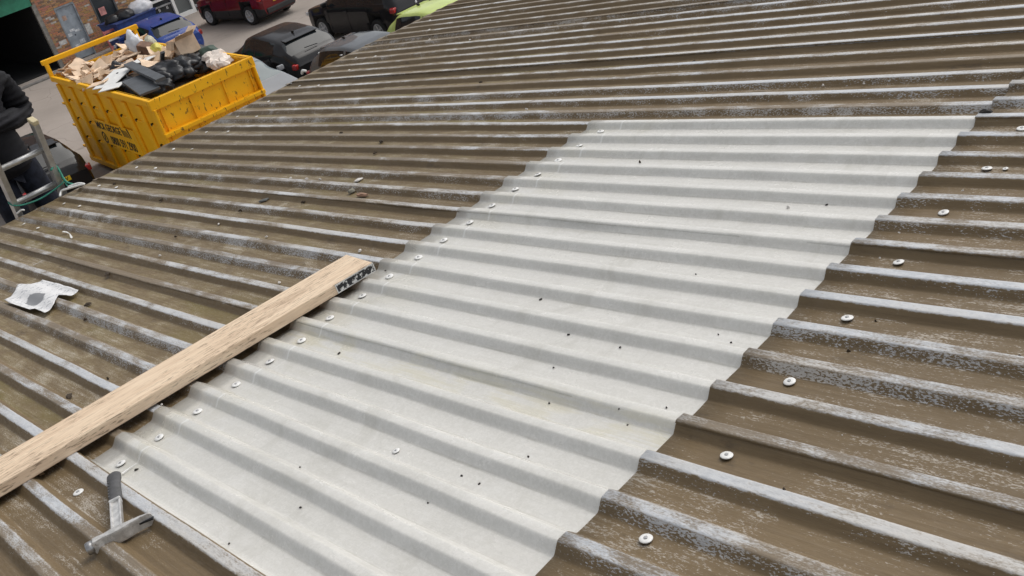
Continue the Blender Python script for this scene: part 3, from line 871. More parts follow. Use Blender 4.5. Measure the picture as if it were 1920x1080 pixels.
MB().box((.118, 0, 1.588), (.010, .045, .008), bev=.003).build('mouth', mat('lips', (.35, .14, .12), .5), per)
for sy in (-1, 1):
    MB().lathe([(.0, -.004), (.011, 0), (.0, .004)], 10, c=(.114, sy * .032, 1.662)).build('eye', M_WHITE, per)
    MB().bm(blob(.012, .008, .03, .1, 3, 2, .5), Matrix.Translation((.02, sy * .084, 1.63))).build('ear', M_SKIN, per)
    MB().box((.20, sy * .115, .025), (.29, .10, .09), bev=.03).build('shoe', M_BLACKPL, per)
MB().box((.165, .09, .915), (.006, .05, .028), rot=(0, 0, .35), bev=.002).build('jacket_badge', mat('grey_badge', (.16, .16, .17), .6), jk)

# ================================================================== cars
def interp(pts, s):
    if s <= pts[0][0]: return pts[0][1]
    for (a, b) in zip(pts, pts[1:]):
        if s <= b[0]:
            t = (s - a[0]) / (b[0] - a[0])
            return a[1] + (b[1] - a[1]) * t
    return pts[-1][1]
def smooth_interp(pts, s, w=.018):
    return sum(interp(pts, s + d * w) * k for d, k in ((-1, .2), (-.5, .2), (0, .2), (.5, .2), (1, .2)))
STYLES = {
 # top line, belt line, half width (fractions of W/2), window span, windscreen span, rear window span, wheels, pillars
 'hatch': dict(top=[(0, .50), (.012, .62), (.05, .72), (.25, .92), (.27, .95), (.42, 1.36), (.50, 1.45), (.62, 1.47), (.77, 1.42), (.83, 1.37), (.95, 1.02), (.985, .95), (1, .72)],
               belt=[(0, .50), (.05, .66), (.27, .88), (.60, .92), (.90, .98), (1, .70)], ws=(.275, .425), rw=(.835, .945), sw=(.33, .83), pil=(.565,), wheels=(.185, .80), r=.315),
 'suv': dict(top=[(0, .62), (.012, .78), (.04, .92), (.22, 1.06), (.25, 1.10), (.37, 1.52), (.45, 1.62), (.60, 1.66), (.86, 1.62), (.915, 1.56), (.965, 1.14), (.985, 1.05), (1, .80)],
             belt=[(0, .60), (.04, .86), (.25, 1.02), (.60, 1.06), (.93, 1.12), (1, .78)], ws=(.255, .375), rw=(.915, .965), sw=(.29, .90), pil=(.52, .74), wheels=(.19, .80), r=.35),
 'coupe_suv': dict(top=[(0, .58), (.012, .72), (.05, .86), (.22, 1.0), (.25, 1.04), (.39, 1.45), (.48, 1.54), (.60, 1.545), (.76, 1.47), (.83, 1.40), (.94, 1.10), (.975, 1.03), (1, .78)],
             belt=[(0, .56), (.05, .80), (.25, .96), (.60, 1.02), (.78, 1.16), (.90, 1.06), (1, .76)], ws=(.255, .395), rw=(.835, .945), sw=(.30, .775), pil=(.53,), wheels=(.20, .80), r=.35),
}
def make_car(label, style, Lc, Wc, Hs, loc, yaw, paint, group, cladding=None, glass=None, rim=None, plate_text=None, name='parked_car', roof_paint_=None, detail=True):
    S = STYLES[style]
    glass = glass or M_GLASS
    root = empty(name, (loc[0], loc[1], 0), (0, 0, yaw))
    tag(root, label, 'car', group)
    NS = 96
    hw0 = Wc / 2
    st = [0, .004, .010, .02, .035] + [.05 + .90 * i / NS for i in range(NS + 1)] + [.965, .978, .988, .995, 1]
    hwid = [(0, .72), (.01, .80), (.035, .90), (.10, .97), (.22, 1.0), (.80, 1.0), (.92, .965), (.98, .90), (1, .80)]
    rows = []
    z0 = .20
    SUBN = 3
    for s in st:
        zt = smooth_interp(S['top'], s, .012) * Hs
        zb = min(smooth_interp(S['belt'], s, .012) * Hs, zt - .012)
        hw = smooth_interp(hwid, s, .012) * hw0
        cab = sstep((zt - zb - .03) / .32)
        hr = hw * (.93 - .21 * cab)
        zr_ = zt - (.018 + .045 * cab)
        zbot = z0 + (.10 * sstep((.06 - s) / .06) + .12 * sstep((s - .93) / .07))
        pts = [(0, zbot), (hw * .80, zbot), (hw * .95, zbot + .03), (hw * .985, zbot + .12), (hw * 1.0, zbot + (zb - zbot) * .45), (hw * .995, zbot + (zb - zbot) * .78), (hw * .965, zb)]
        for q in (.06, .25, .5, .75, .94):
            bulge = .018 * math.sin(math.pi * q)
            pts.append((hw * .955 + (hr - hw * .955) * q + bulge, zb + (zr_ - zb) * q + .004))
        pts += [(hr * .96, zr_ + (zt - zr_) * .35), (hr * .86, zr_ + (zt - zr_) * .68), (hr * .6, zr_ + (zt - zr_) * .90), (hr * .3, zt - .003), (0, zt)]
        rows.append(pts)
    NP = len(rows[0])
    wheels = [(sx, S['r']) for sx in S['wheels']]
    verts = []
    for side in (1, -1):
        for i, s in enumerate(st):
            for j, (y, z) in enumerate(rows[i]):
                x = Lc * (.5 - s)
                yy = y
                for (ws, r) in wheels:
                    wx = Lc * (.5 - ws); ra = r * 1.17
                    d_ = math.hypot(x - wx, z - r)
                    if j >= 1 and z < r + ra and d_ < ra and j <= 6:
                        yy = min(yy, hw0 - .30)
                verts.append((x, yy * side, z))
    nst = len(st)
    B, G, D, K = [], {}, [], []
    def put(key, f): G.setdefault(key, []).append(f)
    cap = []
    for si, side in enumerate((1, -1)):
        o = si * nst * NP
        for i in range(nst - 1):
            sm = .5 * (st[i] + st[i + 1])
            for j in range(NP - 1):
                f = (o + i * NP + j, o + (i + 1) * NP + j, o + (i + 1) * NP + j + 1, o + i * NP + j + 1)
                if side < 0: f = f[::-1]
                ys = [abs(verts[q][1]) for q in f]; zs = [verts[q][2] for q in f]
                inwell = j <= 6 and any(abs(y - (hw0 - .30)) < 1e-6 for y in ys)
                cabh = rows[i][11][1] - rows[i][7][1]
                if inwell: D.append(f)
                elif 7 <= j <= 10 and S['sw'][0] < sm < S['sw'][1] and cabh > .10 and not any(abs(sm - p) < .012 for p in S['pil']):
                    n_ = sum(1 for p in S['pil'] if sm > p)
                    put(('side_window', side, n_), f)
                elif 12 <= j and S['ws'][0] < sm < S['ws'][1]: put(('windscreen', 0, 0), f)
                elif 12 <= j and S['rw'][0] < sm < S['rw'][1]: put(('rear_window', 0, 0), f)
                elif cladding and j <= 3: K.append(f)
                else: B.append(f)
    for (i, flip) in ((0, False), (nst - 1, True)):
        f = [i * NP + j for j in range(NP)] + [nst * NP + i * NP + j for j in range(NP - 2, 0, -1)]
        B.append(tuple(f[::-1] if not flip else f))
    def sub_mesh(nm, faces, m, par, smooth=True):
        used = sorted({q for f in faces for q in f}); mp = {q: a for a, q in enumerate(used)}
        bm = bmesh.new()
        vv = [bm.verts.new(verts[q]) for q in used]
        for f in faces:
            try: bm.faces.new([vv[mp[q]] for q in f])
            except ValueError: pass
        bmesh.ops.remove_doubles(bm, verts=bm.verts[:], dist=.0005)
        me_ = bpy.data.meshes.new(nm); bm.to_mesh(me_); bm.free()
        if smooth: me_.shade_smooth()
        return link_mesh(nm, me_, m, par)
    body = sub_mesh('body', B, paint, root)
    em = body.modifiers.new('es', 'EDGE_SPLIT'); em.split_angle = R(38)
    if D: [sub_mesh('wheel_well', [f for f in D if (verts[f[0]][0] > 0) == a and (verts[f[0]][1] > 0) == b], M_BLACKPL, root) for a in (True, False) for b in (True, False)]
    if K: sub_mesh('sill_cladding', K, cladding, root)
    for (nm, sd_, kk), fs in G.items(): sub_mesh(nm, fs, glass, root)
    rim = rim or M_ALLOY
    for ws in S['wheels']:
        for side in (1, -1):
            r = S['r']
            w_ = empty('wheel', (Lc * (.5 - ws), side * (hw0 - .115), r), (0, 0, 0 if side > 0 else math.pi), root)
            w_.empty_display_size = .05
            ty = MB().lathe([(r * .64, -.10), (r * .66, -.10), (r * .94, -.105), (r, -.07), (r, .07), (r * .94, .105), (r * .66, .10), (r * .64, .09)], 28, axis='y')
            ty.f = ty.f[:-2]; ty.sm = ty.sm[:-2]
            ty.build('tyre', M_TYRE, w_)
            rm = MB().lathe([(r * .64, -.09), (r * .66, .100), (r * .62, .106), (r * .57, .070), (r * .56, .0), (0.01, .0)], 24, axis='y')
            for q in range(5):
                t = q * 2 * math.pi / 5
                rm.box((math.cos(t) * r * .33, .088, math.sin(t) * r * .33), (r * .56, .02, r * .13), rot=(0, -t, 0))
            rm.lathe([(r * .12, .06), (r * .12, .105), (.005, .108)], 10, axis='y')
            rm.build('rim', rim, w_)
    # lamps, plates, mirrors, bumpers
    ztail = interp(S['belt'], .95) * Hs
    hwb = hw0 * .93
    for side in (1, -1):
        MB().box((-Lc * .472, side * (hwb - .10), ztail - .10), (.16, .24, .15), rot=(0, -.12, side * .35), bev=.035).build('tail_light', M_RED, root)
        MB().box((Lc * .465, side * (hwb - .14), interp(S['belt'], .03) * Hs - .02), (.22, .30, .11), rot=(0, .15, -side * .45), bev=.03).build('headlight', M_CLEAR, root)
        mr = empty('mirror', (Lc * (.5 - S['sw'][0] - .02), side * hw0 * .97, interp(S['belt'], .32) * Hs + .04), (0, 0, 0), root)
        MB().box((.0, side * .10, .06), (.10, .20, .14), bev=.04).build('housing', paint, mr)
        MB().box((.0, side * .02, .01), (.05, .10, .04), bev=.01).build('stalk', M_BLACKPL, mr)
        hz = interp(S['belt'], .45) * Hs - .13
        for xs in ((.44, .64) if len(S['pil']) > 0 else (.5,)):
            MB().box((Lc * (.5 - xs - .07), side * (hw0 * 1.0 + .004), hz), (.20, .03, .035), bev=.008).build('door_handle', paint, root)
    for side in (1, -1):
        for sx in (S['sw'][0] + .015, S['pil'][0], min(S['pil'][-1] + .20, .765) if len(S['pil']) == 1 else S['pil'][1]):
            zb_ = interp(S['belt'], sx) * Hs
            MB().box((Lc * (.5 - sx), side * (hw0 * .992), .34 + (zb_ - .38) / 2), (.009, .022, zb_ - .44)).build('door_seam', M_INK, root)
    MB().box((-Lc * .5 + .01, 0, .44), (.12, Wc * .74, .20), bev=.04).build('rear_bumper', cladding or paint, root)
    MB().box((Lc * .5 - .02, 0, .42), (.12, Wc * .66, .20), bev=.04).build('front_bumper', cladding or M_BLACKPL, root)
    pl = MB().box((-Lc * .5 - .012, 0, .74 * Hs), (.012, .52, .11)).build('number_plate', M_PLATE, root)
    if plate_text:
        tm = text_mesh(plate_text, .115)
        link_mesh('plate_lettering', tm, M_INK, pl, (-Lc * .5 - .020, -.10, .74 * Hs), (R(90), 0, R(-90)))
    MB().lathe([(.045, 0), (.045, .008), (.0, .012)], 16, axis='y').build('badge', M_ALLOY, root, (-Lc * .5 + .012, 0, .90 * Hs), (0, 0, R(90)))
    if detail:
        r0 = S['rw'][0]
        MB().box((Lc * (.5 - r0) + .02, 0, smooth_interp(S['top'], r0 - .005, .012) * Hs + .005), (.22, Wc * .60, .030), rot=(0, -.12, 0), bev=.012).build('spoiler', paint, root)
        a0 = Lc * (.5 - r0 + .07) - .02
        zt_ = interp(S['top'], r0 - .07) * Hs - .015
        MB().box((a0 + .02, 0, zt_ + .045), (.12, .035, .06), bev=.015).build('aerial', M_BLACKPL, root)
        MB().box((-Lc * .452, .05, interp(S['top'], .945) * Hs + .06), (.03, .42, .02), rot=(.08, 0, 0), bev=.005).build('rear_wiper', M_BLACKPL, root)
    return root
def paintm(name, c, rough=.6, metal=.0, coat=.6): return mat(name, c, rough, metal, .06, 2.0, coat=coat, spec=.1)
P_RED = paintm('dark_red_paint', (.15, .008, .012)); P_BLK = paintm('black_paint', (.012, .012, .014)); P_GRY = paintm('charcoal_paint', (.055, .058, .064))
P_BLUE = paintm('blue_paint', (.022, .055, .24)); P_LIME = paintm('lime_paint', (.50, .60, .17)); P_SIL = paintm('silver_grey_paint', (.28, .295, .315)); P_DGR = paintm('dark_grey_paint', (.10, .108, .118))
CARS = 'cars parked in the yard'
PI = math.pi
make_car('dark red crossover with alloy wheels parked before the white framed shop window', 'suv', 4.35, 1.80, 1.0, (-32.0, 16.42), PI + R(4.5), P_RED, CARS, cladding=M_BLACKPL)
make_car('black coupe crossover with rear spoiler and red tail lights beyond the yellow skip', 'coupe_suv', 4.36, 1.80, 1.0, (-22.70, 11.75), PI - R(2), P_BLK, CARS, cladding=M_BLACKPL, roof_paint_=P_GRY)
make_car('large glossy black off-road car parked behind the lime green car', 'suv', 4.75, 1.95, 1.04, (-23.25, 15.70), PI, P_BLK, CARS)
make_car('lime green hatchback rising above the roof edge behind the black off-road car', 'hatch', 4.1, 1.75, 1.04, (-17.45, 13.90), 0, P_LIME, CARS)
make_car('dark grey hatchback tucked between the coupe crossover and the roof edge', 'hatch', 4.3, 1.78, 1.02, (-17.75, 11.50), 0, P_DGR, CARS)
make_car('silver grey car with clear windscreen between skip and coupe crossover', 'hatch', 4.3, 1.76, 1.0, (-21.30, 9.50), 0, P_SIL, CARS, glass=glass_mat('pale_windscreen', (.10, .13, .14)), detail=False)
make_car('black hatchback with yellow number plate behind the ladder', 'hatch', 4.2, 1.76, 1.13, (-22.65, 3.90), PI, P_BLK, CARS, plate_text='XEV')
make_car('blue hatchback parked between the yellow skip and the brick building', 'hatch', 4.25, 1.80, 1.0, (-31.75, 12.42), PI - R(3), P_BLUE, CARS)

# ================================================================== the yellow skip
SK = empty('yellow_skip', (-20.30, 6.78, 0), (0, 0, R(-3.9)))
tag(SK, 'tall yellow steel skip heaped with rubbish, scraped at the near end', 'skip')
SL, SWD, SH = 6.15, 2.42, 2.5
hx, hy = SL / 2, SWD / 2
fb = .16
MB().box((0, 0, fb + .04), (SL - .02, SWD - .02, .08)).build('floor', M_SKIP, SK)
for sy in (-1, 1):
    pn = MB().box((0, sy * (hy - .02), (SH + fb) / 2), (SL - .10, .03, SH - fb)).build('side_panel', M_SKIP, SK)
    for i in range(8):
        x = -2.92 + i * .865 - (.08 if i == 7 else 0)
        MB().box((x, sy * (hy + .022), (SH + fb) / 2 - .06), (.24, .060, SH - fb - .30), bev=.028).build('side_rib', M_SKIP, pn)
    MB().box((0, sy * (hy + .012), SH - .07), (SL + .04, .13, .14), bev=.02).build('top_rail', M_SKIP, SK)
    MB().box((0, sy * (hy + .012), fb + .06), (SL + .02, .10, .14), bev=.015).build('bottom_rail', M_SKIP, SK)
    for rz in (.87, 1.385, 1.88):
        for i in range(7):
            x = -2.62 + i * .865
            if sy < 0 and rz == 1.385 and 2 <= i <= 5: continue
            MB().box((x + .28, sy * (hy + .012), rz), (.36, .05, .045), bev=.012).build('tie_hook', M_SKIP, pn)
            MB().lathe([(.034, -.03), (.034, .03), (.0, .035)], 8, axis='y', c=(x + .05, sy * (hy + .010), rz + .012)).build('hook_hole', M_INK, pn)
# far (front) end with the raised bar
MB().box((-hx + .02, 0, (SH + fb) / 2), (.04, SWD - .06, SH - fb)).build('end_panel', M_SKIP, SK)
MB().box((-hx - .01, 0, SH - .07), (.12, SWD + .16, .14), bev=.02).build('end_rail', M_SKIP, SK)
for sy in (-1, 1): MB().box((-hx - .02, sy * (hy + .02), SH + .13), (.10, .10, .44), bev=.015).build('bar_post', M_SKIP, SK)
MB().box((-hx - .02, 0, SH + .36), (.11, SWD + .24, .12), bev=.02).build('raised_bar', M_SKIP, SK)
# near end, scraped
ep = MB().box((hx - .02, 0, (SH + fb) / 2), (.04, SWD - .06, SH - fb)).build('end_panel', M_SKIP, SK)
MB().box((hx + .01, 0, SH - .12), (.12, SWD + .16, .24), bev=.02).build('end_rail', M_SKIP, SK)
MB().box((hx + .05, 0, 1.70), (.20, SWD + .10, .09), bev=.015).build('end_ledge', M_SKIP, ep)
for y in (-hy + .12, -.40, .42, hy - .12): MB().box((hx + .022, y, SH - .62), (.03, .02, .72)).build('door_seam', M_SKIP, ep)
for sy in (-1, 1):
    for sx in (-1, 1): MB().lathe([(.10, -.06), (.12, -.05), (.12, .05), (.10, .06)], 16, axis='y', c=(sx * (hx - .35), sy * .75, .12)).build('roller', M_STEEL, SK)
for z in (.55, 1.15, 1.75): MB().box((-hx - .08, -hy - .03, z), (.18, .05, .05), bev=.01).build('hook_lug', M_SKIP, SK)
# painted lettering panel on the side that faces the ladder
brdm = MB().box((.06, -hy - .058, 1.265), (2.55, .012, .64)).build('lettering_panel', M_SKIP, SK)
LY = -hy - .0665
def side_text(body, size, x, z, sx):
    tm = text_mesh(body, size)
    bm = bmesh.new(); bm.from_mesh(tm)
    o = link_mesh('lettering', tm, M_INK, brdm, (x, LY, z), (R(90), 0, 0))
    o.scale = (sx, 1, 1); o['kind'] = 'stuff'
    bm.free()
    return o
side_text('MICK GEORGE', .26, -.36, 1.43, .92)
side_text('0800 591 2900', .30, .27, 1.10, .86)
for i in range(5):                                 # striped slanting emblem
    h_ = .24 if i in (0, 4) else .17
    x = .56 + i * .10
    MB().add([(x, LY, 1.34), (x + .055, LY, 1.34), (x - .03 + (.04 if i == 4 else 0), LY, 1.34 + h_), (x - .09, LY, 1.34 + h_)], [(0, 1, 2, 3)]).build('emblem_bar', M_INK, brdm)
rg = MB().lathe([(.155, -.001), (.155, .002), (.112, .002), (.112, -.001)], 24, axis='y')
rg.f = rg.f[:-2]; rg.sm = rg.sm[:-2]
rg.build('phone_ring', M_INK, brdm, (-.92, LY, 1.12))
MB().box((-.92, LY, 1.12), (.05, .004, .16), rot=(0, .5, 0), bev=.001).build('phone_symbol', M_INK, brdm)

# ---- rubbish inside (each piece a thing of its own)
SKM = Matrix.Translation((-20.30, 6.78, 0)) @ Matrix.Rotation(R(-3.9), 4, 'Z')
hp = MB().bm(blob(2.50, .98, .50, .12, 4, 4, .05, 1.6), None, False).build('rubbish_heap', mat('mixed_rubbish', (.20, .15, .11), .9, var=.6, scale=3, dirt=(.03, .03, .03)), None, SKM @ Vector((0, 0, 1.72)), (0, 0, R(-3.9)))
tag(hp, 'packed mixed rubbish filling the yellow skip beneath the loose pieces', 'rubbish', kind='stuff')
def in_skip(x, y, z=2.42):
    return at_z(x, y, z)
def flake(w_, h_, t_, seed):
    """bent irregular panel"""
    rnd = random.Random(seed)
    n = 4
    V = []; F = []
    for lay in (0, 1):
        for i in range(n + 1):
            for j in range(n + 1):
                x = (i / n - .5) * w_; y = (j / n - .5) * h_
                x += (rnd.random() - .5) * w_ * .10; y += (rnd.random() - .5) * h_ * .10
                z = .10 * w_ * mnoise.noise((x * 1.7, y * 1.7, seed)) + .10 * h_ * abs(x / w_) + lay * t_
                V.append((x, y, z))
    m_ = (n + 1) ** 2
    rnd2 = None
    for i in range(n):
        for j in range(n):
            a_ = i * (n + 1) + j
            F.append((a_, a_ + 1, a_ + n + 2, a_ + n + 1)); F.append((m_ + a_, m_ + a_ + n + 1, m_ + a_ + n + 2, m_ + a_ + 1))
    rim_ = [i * (n + 1) for i in range(n + 1)] + [n * (n + 1) + j for j in range(1, n + 1)] + [i * (n + 1) + n for i in range(n - 1, -1, -1)] + [j for j in range(n - 1, 0, -1)]
    for a_, b_ in zip(rim_, rim_[1:] + rim_[:1]): F.append((a_, b_, m_ + b_, m_ + a_))
    V2 = list(V)
    for q in range(m_): V2[m_ + q] = (V[q][0], V[q][1], V[q][2] + t_)
    return MB().add(V2, F)
rnd = random.Random(5)
CG = 'torn cardboard in the skip'
for i, (x, y, w_, h_) in enumerate(((125, 133, .5, .4), (140, 128, .55, .35), (152, 124, .5, .4), (165, 128, .5, .45), (135, 143, .5, .35), (150, 150, .5, .35), (165, 155, .45, .3), (178, 148, .45, .35), (190, 140, .5, .4), (118, 140, .4, .3), (172, 140, .5, .4), (205, 128, .6, .35), (215, 108, .7, .35), (228, 100, .6, .4), (240, 92, .55, .4), (252, 84, .6, .4), (262, 80, .5, .4), (275, 105, .5, .4), (285, 112, .5, .35), (270, 118, .5, .4), (295, 100, .5, .4), (330, 128, .4, .3), (320, 95, .5, .45), (310, 118, .5, .4), (318, 108, .6, .5), (185, 158, .45, .3), (145, 136, .6, .4), (160, 144, .5, .4), (128, 126, .5, .3), (180, 132, .6, .4), (195, 122, .6, .4), (282, 122, .5, .35), (300, 112, .5, .45), (306, 104, .6, .4), (246, 104, .5, .3), (222, 116, .5, .3))):
    o = flake(w_, h_, .02, i + 3).build('cardboard_piece', M_CARD2 if i % 3 else M_CARD, None, in_skip(x, y, 2.40 + .14 * rnd.random()), (rnd.uniform(-.5, .5), rnd.uniform(-.5, .5), rnd.uniform(0, 3)))
    tag(o, 'torn bent piece of tan cardboard in the skip', 'cardboard', CG)
for i in range(46):
    a_, b_ = rnd.random(), rnd.random()
    x = 118 + a_ * 120 + b_ * 34; y = 138 - a_ * 46 + b_ * 22
    w_ = rnd.uniform(.16, .34)
    o = flake(w_, w_ * rnd.uniform(.5, .9), .012, i + 90).build('cardboard_piece', M_CARD2 if i % 4 else M_CARD, None, in_skip(x, y, 2.44 + .14 * rnd.random()), (rnd.uniform(-.7, .7), rnd.uniform(-.7, .7), rnd.uniform(0, 3)))
    tag(o, 'small torn scrap of pale cardboard strewn over the heap in the skip', 'cardboard', 'cardboard scraps in the skip')
def bar(name, p0, p1, w_, t_, m, label, cat, group=None, z0=2.5, z1=2.5):
    a_, b_ = in_skip(*p0, z0), in_skip(*p1, z1)
    d_ = b_ - a_
    o = MB().box((0, 0, 0), (d_.length, w_, t_), bev=min(.006, t_ * .3)).build(name, m, None, (a_ + b_) / 2, (0, -math.asin(d_.z / d_.length), math.atan2(d_.y, d_.x)))
    return tag(o, label, cat, group)
M_OFF = wood_mat('old_offcut', (.56, .42, .30), (.68, .52, .38), (.35, .25, .18))
bar('wood_offcut', (170, 140), (236, 107), .22, .04, M_OFF, 'long tan timber offcut running the length of the skip', 'timber', None, 2.52, 2.58)
bar('wood_offcut', (200, 135), (250, 112), .45, .02, M_OFF, 'wide tan board beside the long timber offcut in the skip', 'timber', None, 2.50, 2.56)
bar('wood_offcut', (232, 98), (250, 82), .20, .03, M_OFF, 'short timber offcut propped at the far end of the skip', 'timber', None, 2.6, 2.75)
bar('sheet_panel', (192, 165), (232, 128), .55, .02, M_SHEETW, 'bright white sheet panel lying across the rubbish', 'panel', None, 2.52, 2.62)
bar('sheet_panel', (190, 168), (228, 158), .40, .02, M_SHEETW, 'white sheet panel corner poking over the skip rim', 'panel', None, 2.55, 2.56)
bar('sheet_panel', (250, 116), (282, 110), .40, .02, M_SHEETW, 'smaller white sheet among the cardboard in the skip', 'panel', None, 2.58, 2.6)
bar('grey_board', (241, 120), (302, 149), .22, .07, M_GREYP, 'long dark grey cabinet board on top of the rubbish', 'board', None, 2.72, 2.66)
bar('grey_board', (247, 148), (282, 172), .46, .05, M_GREYP, 'dark grey cabinet door leaning under the long grey board', 'board', None, 2.56, 2.52)
bar('grey_board', (303, 118), (305, 98), .10, .05, M_GREYP, 'narrow grey strip standing up beside the cardboard box', 'board', None, 2.5, 2.85)
BG = 'black bin bags in the skip'
for i, (x, y, rx, ry, rz_, zz) in enumerate(((231, 141, .24, .2, .30, 2.42), (228, 166, .30, .22, .28, 2.38), (250, 174, .34, .24, .30, 2.34), (268, 178, .34, .22, .30, 2.32), (290, 168, .40, .28, .34, 2.34), (318, 152, .46, .34, .38, 2.36), (345, 143, .38, .30, .36, 2.34), (362, 130, .40, .32, .34, 2.36), (385, 128, .36, .26, .30, 2.34), (372, 115, .40, .30, .30, 2.36), (300, 176, .32, .2, .26, 2.30))):
    o = MB().bm(blob(rx * 1.15, ry * 1.15, rz_ * .85, .40, i * 2.3 + 1, 4, .3, 1.6), None, True).build('bin_bag', M_BAG, None, in_skip(x, y, zz - .14), (rnd.uniform(-.2, .2), rnd.uniform(-.2, .2), rnd.uniform(0, 6)))
    tag(o, 'crumpled glossy black bin bag heaped in the skip', 'bin bag', BG)
PG = 'crumpled white paper in the skip'
for i, (x, y) in enumerate(((395, 113), (405, 118), (415, 116), (400, 124), (412, 108), (424, 121), (408, 127), (418, 125))):
    o = MB().bm(blob(.16, .13, .14, .7, i + 9, 2, .3, 3), None, False).build('crumpled_paper', mat('offwhite_paper', (.72, .64, .57), .8, var=.1), None, in_skip(x, y, 2.40), (0, 0, i))
    tag(o, 'crumpled off-white paper at the near right corner of the skip', 'paper', PG)
# open cardboard box
bx = empty('cardboard_box', in_skip(352, 100, 2.50), (R(4), R(-6), R(-8)))
tag(bx, 'open cardboard box standing on the heap in the skip', 'box')
bw, bd, bh = .62, .50, .40
MB().box((0, 0, .01), (bw, bd, .015)).build('base', M_CARD2, bx)
for (c, d) in (((bw / 2, 0, bh / 2), (.012, bd, bh)), ((-bw / 2, 0, bh / 2), (.012, bd, bh)), ((0, bd / 2, bh / 2), (bw - .014, .012, bh)), ((0, -bd / 2, bh / 2), (bw - .014, .012, bh))):
    MB().box(c, d).build('side', M_CARD2, bx)
MB().box((bw / 2 + .10, .0, bh + .05), (.22, bd * .95, .01), rot=(0, -.5, 0)).build('flap', M_CARD, bx)
MB().box((0, bd / 2 + .09, bh + .06), (bw * .95, .2, .01), rot=(.6, 0, 0)).build('flap', M_CARD2, bx)
MB().box((0, -bd / 2 - .05, bh - .08), (bw * .95, .2, .01), rot=(1.1, 0, 0)).build('flap', M_CARD, bx)
o = MB().bm(blob(.22, .20, .42, .35, 44, 3, .3), None, True).build('plastic_sack', mat('white_sack', (.62, .63, .66), .45, var=.1), None, in_skip(260, 100, 2.48), (0, 0, .4))
tag(o, 'bulging whitish plastic sack near the far corner of the skip', 'sack')
o = MB().box((0, 0, .12), (.34, .26, .24), bev=.03).build('brown_carton', mat('brown_carton', (.20, .11, .07), .7), None, in_skip(275, 98, 2.5), (.2, .3, .5))
tag(o, 'dark brown carton tilted beside the whitish sack in the skip', 'carton')
o = MB().bm(blob(.18, .16, .16, .5, 51, 3, .3), None, True).build('yellow_wrapper', mat('yellow_wrap', (.62, .55, .12), .5), None, in_skip(296, 98, 2.5))
tag(o, 'crumpled yellow wrapper beside the cardboard in the skip', 'wrapper')
o = MB().bm(blob(.17, .15, .2, .4, 53, 3, .3), None, True).build('cream_bundle', mat('cream_cloth', (.60, .58, .46), .8), None, in_skip(285, 87, 2.5))
tag(o, 'cream cloth bundle at the far rim of the skip', 'bundle')
o = MB().bm(blob(.30, .2, .16, .4, 57, 3, .3), None, True).build('green_bundle', mat('green_cloth', (.05, .08, .06), .7), None, in_skip(395, 104, 2.45))
tag(o, 'dark green bundle by the near right rim of the skip', 'bundle')

# ================================================================== the brick building across the yard
FX = -37.0
BR = empty('brick_building', (FX, 12.0, 0))
tag(BR, 'red brick workshop with a dark garage opening, grey steel door and white shop window', 'building')
M_BRICK = attr_mat('weathered_brick')
M_MORT = mat('mortar', (.30, .27, .23), .95, var=.2, scale=5)
def brick_patch(ya, yb, za, zb):
    V = []; F = []; T = []
    z = za; row = 0
    rb = random.Random(int(ya * 100) + 3)
    while z + .065 <= zb + .001:
        y = ya - (.11 if row % 2 else 0)
        while y < yb:
            a_, b_ = max(y, ya), min(y + .215, yb)
            if b_ - a_ > .03:
                o = len(V); d_ = .012 + rb.uniform(-.003, .003)
                for (yy, zz) in ((a_, z), (b_, z), (b_, z + .065), (a_, z + .065)): V.append((0.0, yy - 12, zz))
                for (yy, zz) in ((a_ + .004, z + .004), (b_ - .004, z + .004), (b_ - .004, z + .061), (a_ + .004, z + .061)): V.append((d_, yy - 12, zz))
                F += [(o + 4, o + 5, o + 6, o + 7), (o, o + 1, o + 5, o + 4), (o + 1, o + 2, o + 6, o + 5), (o + 2, o + 3, o + 7, o + 6), (o + 3, o, o + 4, o + 7)]
                q = rb.random()
                c = (.40 + .16 * q, .20 + .10 * rb.random(), .10 + .06 * rb.random()) if q > .22 else (.24, .15, .10)
                if rb.random() < .05: c = (.55, .50, .45)
                T += [(*c, 1)] * 8
            y += .225
        z += .075; row += 1
    me_ = pydata('brickwork', V, F)
    at_ = me_.color_attributes.new('tint', 'FLOAT_COLOR', 'POINT')
    at_.data.foreach_set('color', [x for t in T for x in t])
    o = link_mesh('brickwork', me_, M_BRICK, BR)
    o['kind'] = 'stuff'
def solid(name, ya, yb, za, zb, xa, xb, m, par=None):
    return MB().box(((xa + xb) / 2, (ya + yb) / 2 - 12, (za + zb) / 2), (xb - xa, yb - ya, zb - za)).build(name, m, par or BR)
HT = 9.0  # upper wall is out of view, raised to block low sky in car reflections
# mortar backing with openings
for (ya, yb, za, zb) in ((10.70, 11.37, 0, HT), (11.37, 12.18, 2.08, HT), (12.18, 12.80, 0, HT), (12.80, 13.74, 2.25, HT), (12.80, 13.74, 0, .75), (13.74, 14.62, 0, HT), (14.62, 17.2, 2.6, HT), (17.2, 24, 0, HT), (2, 10.70, 2.85, HT), (-6, 2, 0, HT)):
    solid('wall', ya, yb, za, zb, -.25, 0, M_MORT)
    brick_patch(ya + .002, yb - .002, za + .01, zb - .02)
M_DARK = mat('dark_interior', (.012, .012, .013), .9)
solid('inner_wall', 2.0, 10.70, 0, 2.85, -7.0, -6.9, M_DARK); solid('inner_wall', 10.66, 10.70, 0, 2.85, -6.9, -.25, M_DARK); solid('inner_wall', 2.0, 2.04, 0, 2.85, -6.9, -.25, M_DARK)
solid('inner_ceiling', 2.04, 10.66, 2.80, 2.85, -6.9, -.25, M_DARK); solid('inner_floor', 2.04, 10.66, .005, .03, -6.9, -.05, M_DARK)
